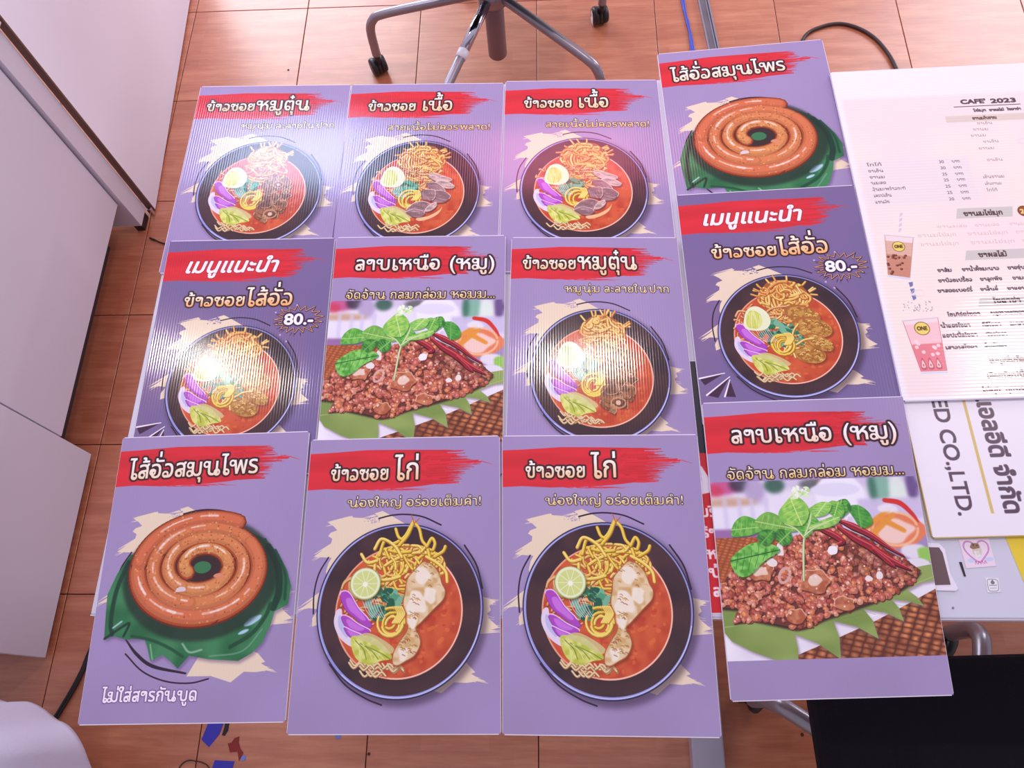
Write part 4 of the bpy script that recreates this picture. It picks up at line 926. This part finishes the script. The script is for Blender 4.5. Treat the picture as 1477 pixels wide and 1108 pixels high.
# ------------------------------------------------------------------ printed boards
IM = {'chicken': to_image('print_chicken', sheet_noodle('chicken')), 'beef': to_image('print_beef', sheet_noodle('beef')), 'pork': to_image('print_pork', sheet_noodle('pork')),
      'rec': to_image('print_recommended', sheet_recommended()), 'sausage': to_image('print_sausage', sheet_sausage()), 'larb': to_image('print_larb', sheet_larb()),
      'menu': to_image('print_menu', sheet_menu()), 'sign': to_image('print_sign', sheet_sign()), 'banner': to_image('print_banner', sheet_banner()), 'heart': to_image('print_heart', sheet_heart()), 'badge': to_image('print_badge', sheet_badge())}
def board(name, corners, m_print, label, cat, thick=.004, group=None, m_core=M_EDGE, sheet='printed_sheet', inset=.0004):
    """corners: top-left, top-right, bottom-right, bottom-left of the printed face"""
    P = [Vector(c) for c in corners]; c = sum(P, Vector()) / 4
    P = [p + (c - p).normalized() * inset for p in P]
    o = thing(name, (c.x, c.y, c.z - thick), label, cat, group)
    org = o.location
    bm = bmesh.new(); top = [bm.verts.new(p - org - Vector((0, 0, .0003))) for p in P]; bot = [bm.verts.new(p - org - Vector((0, 0, thick))) for p in P]
    bm.faces.new(top[::-1]); bm.faces.new(bot)
    for k in range(4): bm.faces.new((top[k], top[(k + 1) % 4], bot[(k + 1) % 4], bot[k]))
    bmesh.ops.bevel(bm, geom=[e for e in bm.edges if abs(e.verts[0].co.z - e.verts[1].co.z) > thick * .7], offset=.003, segments=3, affect='EDGES')
    obj('board_core', bm, m_core, o)
    bm = bmesh.new(); uvl = bm.loops.layers.uv.new('UVMap'); N = 8; g = []
    Q = [p + (c - p).normalized() * .0016 for p in P]
    for j in range(N + 1):
        g.append([bm.verts.new((Q[0] * (1 - i / N) + Q[1] * (i / N)) * (1 - j / N) + (Q[3] * (1 - i / N) + Q[2] * (i / N)) * (j / N) - org) for i in range(N + 1)])
    for j in range(N):
        for i in range(N):
            f = bm.faces.new((g[j][i], g[j + 1][i], g[j + 1][i + 1], g[j][i + 1]))
            for lp, (a, b) in zip(f.loops, ((i, j), (i, j + 1), (i + 1, j + 1), (i + 1, j))): lp[uvl].uv = (a / N, 1 - b / N)
    low = bmesh.ops.extrude_face_region(bm, geom=bm.faces[:])['geom']
    for v in [e for e in low if isinstance(e, bmesh.types.BMVert)]: v.co.z -= .00025
    obj(sheet, bm, m_print, o)
    return o
SETN = ('chicken', 'beef', 'pork', 'rec', 'sausage', 'larb')
MP = {k: print_mat('laminated_' + k, IM[k]) for k in SETN}
board('menu_board', [[0.51, -1.0492, 0.7544], [0.8023, -1.0557, 0.7544], [0.8031, -1.4663, 0.7544], [0.5043, -1.4624, 0.7544]], MP['pork'], 'far left board at the table edge, pork noodle bowl with red title band', 'board', group='printed menu boards laid on the table')
board('menu_board', [[0.8035, -1.0558, 0.7544], [1.0938, -1.0625, 0.7544], [1.0877, -1.4755, 0.7544], [0.7985, -1.4688, 0.7544]], MP['beef'], 'far row board of beef noodles, middle of the row, streaky blue glare', 'board', group='printed menu boards laid on the table')
board('menu_board', [[1.0951, -1.0584, 0.7544], [1.3778, -1.0655, 0.7544], [1.3894, -1.4783, 0.7544], [1.0889, -1.4713, 0.7544]], MP['beef'], 'far row board of beef noodles next to the far sausage board, pinkish sheen', 'board', group='printed menu boards laid on the table')
board('menu_board', [[0.5151, -1.4003, 0.7598], [0.807, -1.4003, 0.7598], [0.8123, -1.8202, 0.7547], [0.52, -1.8202, 0.7547]], MP['rec'], 'dark purple price 80 board above the spiral sausage board, bright lamp glare', 'board', group='printed menu boards laid on the table')
board('menu_board', [[0.8087, -1.3995, 0.7598], [1.1014, -1.4017, 0.7597], [1.1019, -1.8217, 0.7547], [0.8133, -1.8194, 0.7547]], MP['larb'], 'minced meat board in the middle row between two noodle boards', 'board', group='printed menu boards laid on the table')
board('menu_board', [[1.1106, -1.4062, 0.7597], [1.3897, -1.4127, 0.7596], [1.3975, -1.8326, 0.7545], [1.1049, -1.8261, 0.7546]], MP['pork'], 'middle row pork noodle board with a white lamp glare on its bowl', 'board', group='printed menu boards laid on the table')
board('menu_board', [[0.5057, -1.7608, 0.7606], [0.8016, -1.7524, 0.7608], [0.8113, -2.1677, 0.7514], [0.5217, -2.1746, 0.7513]], MP['sausage'], 'spiral sausage board at the near left corner, small white line below', 'board', group='printed menu boards laid on the table')
board('menu_board', [[0.8054, -1.7664, 0.7605], [1.0969, -1.7616, 0.7606], [1.1049, -2.1796, 0.7511], [0.814, -2.1834, 0.7511]], MP['chicken'], 'chicken drumstick noodle board touching the spiral sausage board', 'board', group='printed menu boards laid on the table')
board('menu_board', [[1.0999, -1.762, 0.7606], [1.3954, -1.7617, 0.7606], [1.3953, -2.1803, 0.7511], [1.106, -2.18, 0.7511]], MP['chicken'], 'chicken drumstick noodle board touching the right column of boards', 'board', group='printed menu boards laid on the table')
board('menu_board', [[1.381, -1.0032, 0.7544], [1.6901, -0.9794, 0.7544], [1.7072, -1.4091, 0.7544], [1.3982, -1.4328, 0.7544]], MP['sausage'], 'tilted spiral sausage board at the top of the right column', 'board', group='printed menu boards laid on the table')
board('menu_board', [[1.3932, -1.3277, 0.7601], [1.6951, -1.315, 0.7603], [1.7085, -1.7347, 0.7564], [1.4053, -1.7475, 0.7563]], MP['rec'], 'dark purple price 80 board in the right column beside the pale drinks menu', 'board', group='printed menu boards laid on the table')
board('menu_board', [[1.405, -1.7116, 0.7616], [1.7076, -1.7037, 0.7618], [1.7022, -2.1256, 0.7541], [1.4102, -2.136, 0.7539]], MP['larb'], 'minced meat board at the bottom of the right column, overhanging the table', 'board', group='printed menu boards laid on the table')
board('vinyl_banner', [[1.3514, -1.6354, 0.751], [1.6886, -1.6397, 0.751], [1.6767, -2.0196, 0.751], [1.3816, -2.0228, 0.751]], print_mat('banner_print', IM['banner'], 1, 0, 0, .3), 'red and dark sheet with white lettering showing in a narrow gap', 'banner', thick=.0008)
board('company_sign', [[1.694, -1.1988, 0.7555], [2.1938, -1.1859, 0.7555], [2.2124, -1.9056, 0.7555], [1.7126, -1.9185, 0.7555]], print_mat('sign_print', IM['sign'], 1, 0, 0, .35), 'white company sign lettered sideways with a gold line, under the drinks menu', 'sign', thick=.005, m_core=mat('sign_edge', rgb(214, 184, 110), .5))
board('drinks_menu', [[1.6895, -1.0668, 0.7613], [2.1494, -1.0552, 0.7613], [2.1657, -1.701, 0.7613], [1.7059, -1.7126, 0.7613]], print_mat('menu_print', IM['menu'], 110, 1, .16, .14), 'large pale pink drinks menu with two printed cups at the right', 'menu board', thick=.0045)

# ------------------------------------------------------------------ swivel chairs
def swivel_chair(loc, a0, angs, label, seat_rz, seat_size, caster_yaw, paper=None, sz=.46, tr=.0135, cs=1.0, back=0.0):
    c = thing('office_chair', loc, label, 'chair')
    bm = bmesh.new(); lathe(bm, [(.022, .072), (.028, .08), (.028, .27), (.02, .28)], 20); obj('gas_lift', bm, mat('lift_sleeve', rgb(128, 100, 104), .5), c, True)
    bm = bmesh.new(); lathe(bm, [(.040, .272), (.045, .277), (.045, .318), (.03, .328), (.016, .332), (.016, sz - .06)], 24); obj('hub', bm, M_TUBE, c, True)
    for k, a in enumerate(angs):
        ca, sa = math.cos(a), math.sin(a)
        p = [(0.03, .300), (.16, .272), (.32, .236), (.356, .214), (.370, .178), (.372, .12), (.372, .085)]
        q = spl([(r * ca, r * sa, z) for r, z in p], 5)
        bm = bmesh.new(); tube(bm, q, tr, 14); leg = obj('leg', bm, M_TUBE, c, True)
        if k in (1,):
            bm = bmesh.new(); m0 = Vector((.19 * ca, .19 * sa, .2652)); m1 = Vector((.215 * ca, .215 * sa, .2598)); tube(bm, [m0, m1], .0158, 14); tag(obj('collar', bm, M_EDGE, leg, True), 'clear plastic collar')
            bm = bmesh.new(); m0 = Vector((.05 * ca, .05 * sa, .2960)); m1 = Vector((.188 * ca, .188 * sa, .2657)); tube(bm, [m0, m1], .0146, 14); tag(obj('sleeve', bm, M_CHROME, leg, True), 'chrome sleeve')
        y = caster_yaw[k]; ay = Matrix.Rotation(y, 4, 'Z') @ Matrix.Rotation(math.pi / 2, 4, 'Y')
        off = Matrix.Rotation(y, 4, 'Z') @ Vector((0, .016, 0)); base = Vector((.372 * ca, .372 * sa, 0)) + off
        bm = bmesh.new()
        for s in (-1, 1):
            prof = [(r_ * cs, z_ * cs) for r_, z_ in ((.010, -.009), (.024, -.009), (.0275, -.004), (.0275, .004), (.024, .009), (.010, .010))]
            lathe(bm, prof, 24, M=ay, c=base + Vector((0, 0, .0285 * cs)) + (Matrix.Rotation(y, 4, 'Z') @ Vector((s * .0145 * cs, 0, 0))))
        cst = obj('caster', bm, M_BLACK, c, True)
        bm = bmesh.new(); tube(bm, [Vector((.372 * ca, .372 * sa, .092)), Vector((.372 * ca, .372 * sa, .05))], .009, 10)
        tube(bm, [base + Vector((0, 0, .0285)) + (Matrix.Rotation(y, 4, 'Z') @ Vector((s * .005, 0, 0))) for s in (-1, 1)], .026, 18)
        tube(bm, [Vector((.372 * ca, .372 * sa, .06)), base + Vector((0, 0, .052))], .008, 8); obj('caster_housing', bm, M_BLACK, cst, True)
        if paper == k:
            bm = bmesh.new(); R = Matrix.Rotation(y, 4, 'Z')
            pl = [(-.012, -.026), (.002, -.024), (.012, -.012), (.004, -.004), (.012, .010), (.004, .020), (-.004, .012), (-.010, .004)]
            f = [bm.verts.new(base + Vector((0, 0, .0285)) + R @ Vector((-.0262, u, v))) for u, v in pl]; b_ = [bm.verts.new(base + Vector((0, 0, .0285)) + R @ Vector((-.0255, u, v))) for u, v in pl]
            bm.faces.new(f); bm.faces.new(b_[::-1])
            for i in range(len(pl)): bm.faces.new((f[i], f[(i + 1) % len(pl)], b_[(i + 1) % len(pl)], b_[i]))
            tag(obj('sticker', bm, M_EDGE, cst), 'torn white paper scrap')
    w, dp = seat_size; RZ = Matrix.Translation((0, back, 0)) @ Matrix.Rotation(seat_rz, 4, 'Z')
    bm = bmesh.new(); box(bm, -w / 2, w / 2, -dp / 2, dp / 2, sz - .055, sz, .018); bmesh.ops.transform(bm, verts=bm.verts, matrix=RZ); obj('seat', bm, M_FABRIC, c, False)
    bm = bmesh.new(); box(bm, -w * .42, w * .42, -dp / 2 - .10, -dp / 2 - .05, sz + .14, sz + .56, .02); bmesh.ops.transform(bm, verts=bm.verts, matrix=RZ); obj('backrest', bm, M_FABRIC, c)
    bm = bmesh.new(); tube(bm, spl([(0, 0, sz - .07), (0, -dp * .35, sz - .08), (0, -dp / 2 - .10, sz - .02), (0, -dp / 2 - .105, sz + .2)], 6), .014, 10); bmesh.ops.transform(bm, verts=bm.verts, matrix=RZ); obj('back_bracket', bm, M_TUBE, c, True)
    return c
rad = math.radians
swivel_chair((1.023, -.305, 0), 0, [rad(a) for a in (179, 246, 324, 30, 105)], 'swivel chair beyond the table, bent grey tube legs on black casters', rad(180), (.44, .42), [rad(a) for a in (28, 60, 200, 15, 80)], paper=3, back=.062)
swivel_chair((1.90, -2.335, 0), 0, [rad(a) for a in (145, 70, 357, 285, 213)], 'swivel chair with flat black seat tucked at the table front', rad(2), (.585, .56), [rad(a) for a in (-35, 150, 20, 80, 120)], sz=.48, tr=.0175, cs=1.25)

# ------------------------------------------------------------------ small things on the floor
bm = bmesh.new(); tube(bm, spl([(1.607, .35, .005), (1.6129, -.0208, .005), (1.6173, -.1112, .005), (1.628, -.2281, .005), (1.64, -.6, .005), (1.60, -.9, .005)], 6), .0042, 10)
tube(bm, spl([(1.600, .35, .005), (1.6085, -.03, .004), (1.622, -.12, .004), (1.6225, -.23, .005), (1.63, -.6, .005)], 6), .003, 8)
tag(obj('cable', bm, mat('blue_sheath', rgb(40, 62, 190), .4), None, True), 'blue cable running over the tiles behind the boards', 'cable')
rail = thing('metal_rail', (1.68, -.1, 0), 'narrow grooved metal rail lying on the floor behind the sausage board', 'rail')
bm = bmesh.new(); box(bm, -.017, -.0125, -.75, .5, 0, .012); box(bm, .0125, .017, -.75, .5, 0, .012); box(bm, .006, .009, -.75, .5, 0, .010); obj('flange', bm, M_CHROME, rail)
bm = bmesh.new(); box(bm, -.0124, .0124, -.75, .5, 0, .005); obj('channel', bm, mat('worn_channel', rgb(92, 78, 86), .45, metal=.4, noise=(40, rgb(150, 140, 150), (1, .3, 1))), rail); rail.rotation_euler.z = rad(4.2)
loop = [(1.93, -.50, .006), (1.945, -.30, .006), (1.975, -.2, .006), (2.035, -.160, .006), (2.098, -.152, .006), (2.16, -.185, .006), (2.205, -.25, .006), (2.232, -.36, .006), (2.24, -.6, .006)]
bm = bmesh.new(); tube(bm, spl(loop, 6), .0055, 10); tag(obj('cable', bm, mat('dark_brown_sheath', rgb(58, 34, 34), .5), None, True), 'dark looped cable on the floor beyond the drinks menu', 'cable')
bm = bmesh.new(); tube(bm, spl([(.16, -1.86, .006), (.125, -1.95, .006), (.0934, -2.0234, .006), (.0803, -2.0772, .006), (.0578, -2.1374, .006), (.0286, -2.1933, .006), (-.03, -2.25, .006), (-.2, -2.36, .006)], 6), .006, 10)
tag(obj('cable', bm, mat('black_sheath', rgb(26, 16, 20), .45), None, True), 'black cable on the floor between near cabinet and sausage board', 'cable')
bm = bmesh.new(); tube(bm, spl([(.0135, -.8905, .004), (.0294, -.8972, .004), (.0565, -.9096, .004), (.12, -.93, .004)], 5), [.0030] * 6 + [.0022] * 10, 8)
tag(obj('cable_end', bm, mat('dark_lead', rgb(60, 22, 20), .5), None, True), 'short dark lead poking out beside the far left board', 'cable')
def scrap(poly, z, col, label, name='tape_scrap', cat='tape', hgt=.0006, rough=.5):
    bm = bmesh.new(); cx = sum(p[0] for p in poly) / len(poly); cy = sum(p[1] for p in poly) / len(poly)
    prism(bm, [(x - cx, y - cy) for x, y in poly], 0, hgt); o = obj(name, bm, mat(name + '_colour', col, rough)); o.location = (cx, cy, z); return tag(o, label, cat)
scrap([(.399, -2.168), (.433, -2.172), (.4243, -2.2052), (.4045, -2.2315), (.3849, -2.2164)], .0002, rgb(52, 46, 168), 'blue tape scrap just below the spiral sausage board')
scrap([(.4331, -2.16), (.4439, -2.16), (.4432, -2.1973), (.4371, -2.2081), (.430, -2.2067), (.4335, -2.19)], .0002, rgb(30, 12, 22), 'black tape scrap beside the upper blue scrap')
scrap([(.4704, -2.2085), (.4714, -2.2215), (.4766, -2.2336), (.4847, -2.2426), (.4769, -2.2593), (.4707, -2.2398), (.4539, -2.2415), (.446, -2.2233), (.4543, -2.2217), (.4598, -2.2125)], .0002, rgb(134, 26, 24), 'ragged dark red vinyl scrap on the floor', 'vinyl_scrap', 'vinyl')
scrap([(.4223, -2.2577), (.4668, -2.2594), (.4633, -2.2819), (.4161, -2.2825)], .0002, rgb(52, 46, 168), 'blue tape scrap nearest the bottom edge of the view')
scrap([(.4861 + .0052 * math.cos(k * .7), -2.2524 + .0052 * math.sin(k * .7)) for k in range(9)], .0009, rgb(104, 130, 220), 'small light blue dot stuck at the red vinyl scrap', 'paper_dot', 'paper')
scrap([(.6943 + .007 * math.cos(k * .7), -2.206 + .006 * math.sin(k * .7)) for k in range(9)], .0002, rgb(110, 120, 190), 'light blue dot under the left chicken noodle board', 'paper_dot', 'paper')
bm = bmesh.new(); tube(bm, spl([(.340, -2.285, .0015), (.3466, -2.270, .0015), (.3563, -2.2610, .0015), (.3679, -2.2584, .0015), (.3800, -2.2600, .0015), (.3924, -2.2619, .0015), (.4060, -2.2675, .0015), (.4160, -2.2780, .0015)], 6), .0013, 6)
tag(obj('string', bm, mat('brown_string', rgb(66, 36, 26), .8), None, True), 'curl of thin brown string on the floor by the tape', 'string')
random.seed(3)
for (x, y, lb) in [(0.2192, -2.0927, 'dark speck on the tile left of the spiral sausage board'), (0.7658, -2.2412, 'dark speck below the left chicken noodle board'), (1.7113, -2.1913, 'dark speck between table foot and black chair'), (0.3461, -0.2653, 'dark speck on the glossy tile left of the far chair'), (0.0861, -1.9205, 'dark speck on the tile by the near cabinet')]:
    s = .0028; scrap([(x + s * (1 + .4 * random.random()) * math.cos(k * .9), y + s * (1 + .5 * random.random()) * math.sin(k * .9)) for k in range(7)], .0002, rgb(70, 28, 22), lb, 'dirt_speck', 'speck', .0008, .8)

# ------------------------------------------------------------------ stickers on the table
def sticker(name, P, im, label, col=None, t=.0004):
    c = sum((Vector((x, y, 0)) for x, y in P), Vector()) / len(P)
    bm = bmesh.new(); uvl = bm.loops.layers.uv.new('UVMap'); v = [bm.verts.new((x - c.x, y - c.y, t)) for x, y in P]; f = bm.faces.new(v[::-1]); u = [(0, 1), (1, 1), (1, 0), (0, 0)][::-1]
    for lp, a in zip(f.loops, u): lp[uvl].uv = a
    if f.normal.z < 0: f.normal_flip()
    ex = bmesh.ops.extrude_face_region(bm, geom=[f])['geom']
    for e in ex:
        if isinstance(e, bmesh.types.BMVert): e.co.z = 0
    m = print_mat(name + '_print', im, 1, 0, 0, .4) if im else mat(name + '_yellow', col, .45)
    o = obj(name, bm, m); o.location = (c.x, c.y, TZ + .0002); return tag(o, label, 'sticker')
sticker('heart_sticker', [(1.7508, -1.9186), (1.7923, -1.9164), (1.7944, -1.9558), (1.7532, -1.9591)], IM['heart'], 'pink sticker with purple heart and small animal on the table')
sticker('badge_sticker', [(1.776, -1.972), (1.7939, -1.9724), (1.7929, -1.9911), (1.7748, -1.9922)], IM['badge'], 'tiny grey badge sticker below the heart sticker')
sticker('yellow_sheet', [(1.8080, -1.87), (1.93, -1.866), (1.925, -1.972), (1.8271, -1.9783)], None, 'plain yellow sheet on the table under the white company sign', rgb(232, 200, 50))

# ------------------------------------------------------------------ white garment at the near left
N1, N2 = 120, 48
bm = bmesh.new(); g = []
for j in range(N2 + 1):
    v = j / N2; row = []
    for i in range(N1):
        a = 2 * math.pi * i / N1
        r = math.sin(min(v * 1.25, 1) * math.pi / 2) ** .8 * (1 + .05 * v)
        pl = .45 * math.sin(a * 6 + 2.2 * v) + .35 * math.sin(a * 10 + 1.3 - 2 * v) + .3 * math.sin(a * 3 + v * 4)
        sharp = math.copysign(abs(pl) ** .7, pl)
        x = .215 * r * (1 + .10 * v * sharp) * math.cos(a); y = .165 * r * (1 + .13 * v * sharp) * math.sin(a)
        z = .62 - .5 * max(0, v - .35) ** 1.05 - .09 * v * v + .045 * sharp * min(1, v * 1.8)
        row.append(bm.verts.new((x, y, z)))
    g.append(row)
for j in range(N2):
    for i in range(N1): bm.faces.new((g[j][i], g[j][(i + 1) % N1], g[j + 1][(i + 1) % N1], g[j + 1][i]))
bmesh.ops.remove_doubles(bm, verts=bm.verts, dist=1e-5)
stool = thing('stool', (.055, -2.315, 0), 'dark stool under a soft white cloth cover at the near left', 'stool')
cl = obj('cloth_cover', bm, M_CLOTH, stool, True); cl.rotation_euler.z = rad(-14); tag(cl, 'white cloth cover with soft folds')
sd = cl.modifiers.new('thickness', 'SOLIDIFY'); sd.thickness = .002; sd.offset = 1
bm = bmesh.new(); lathe(bm, [(.15, .50), (.16, .51), (.16, .54), (.14, .555)], 28); obj('seat', bm, M_BLACK, stool, True)
for k in range(4):
    a = k * math.pi / 2 + .6; bm = bmesh.new(); tube(bm, [(.07 * math.cos(a), .07 * math.sin(a), .50), (.07 * math.cos(a), .07 * math.sin(a), 0)], .011, 10); obj('leg', bm, M_BLACK, stool, True)
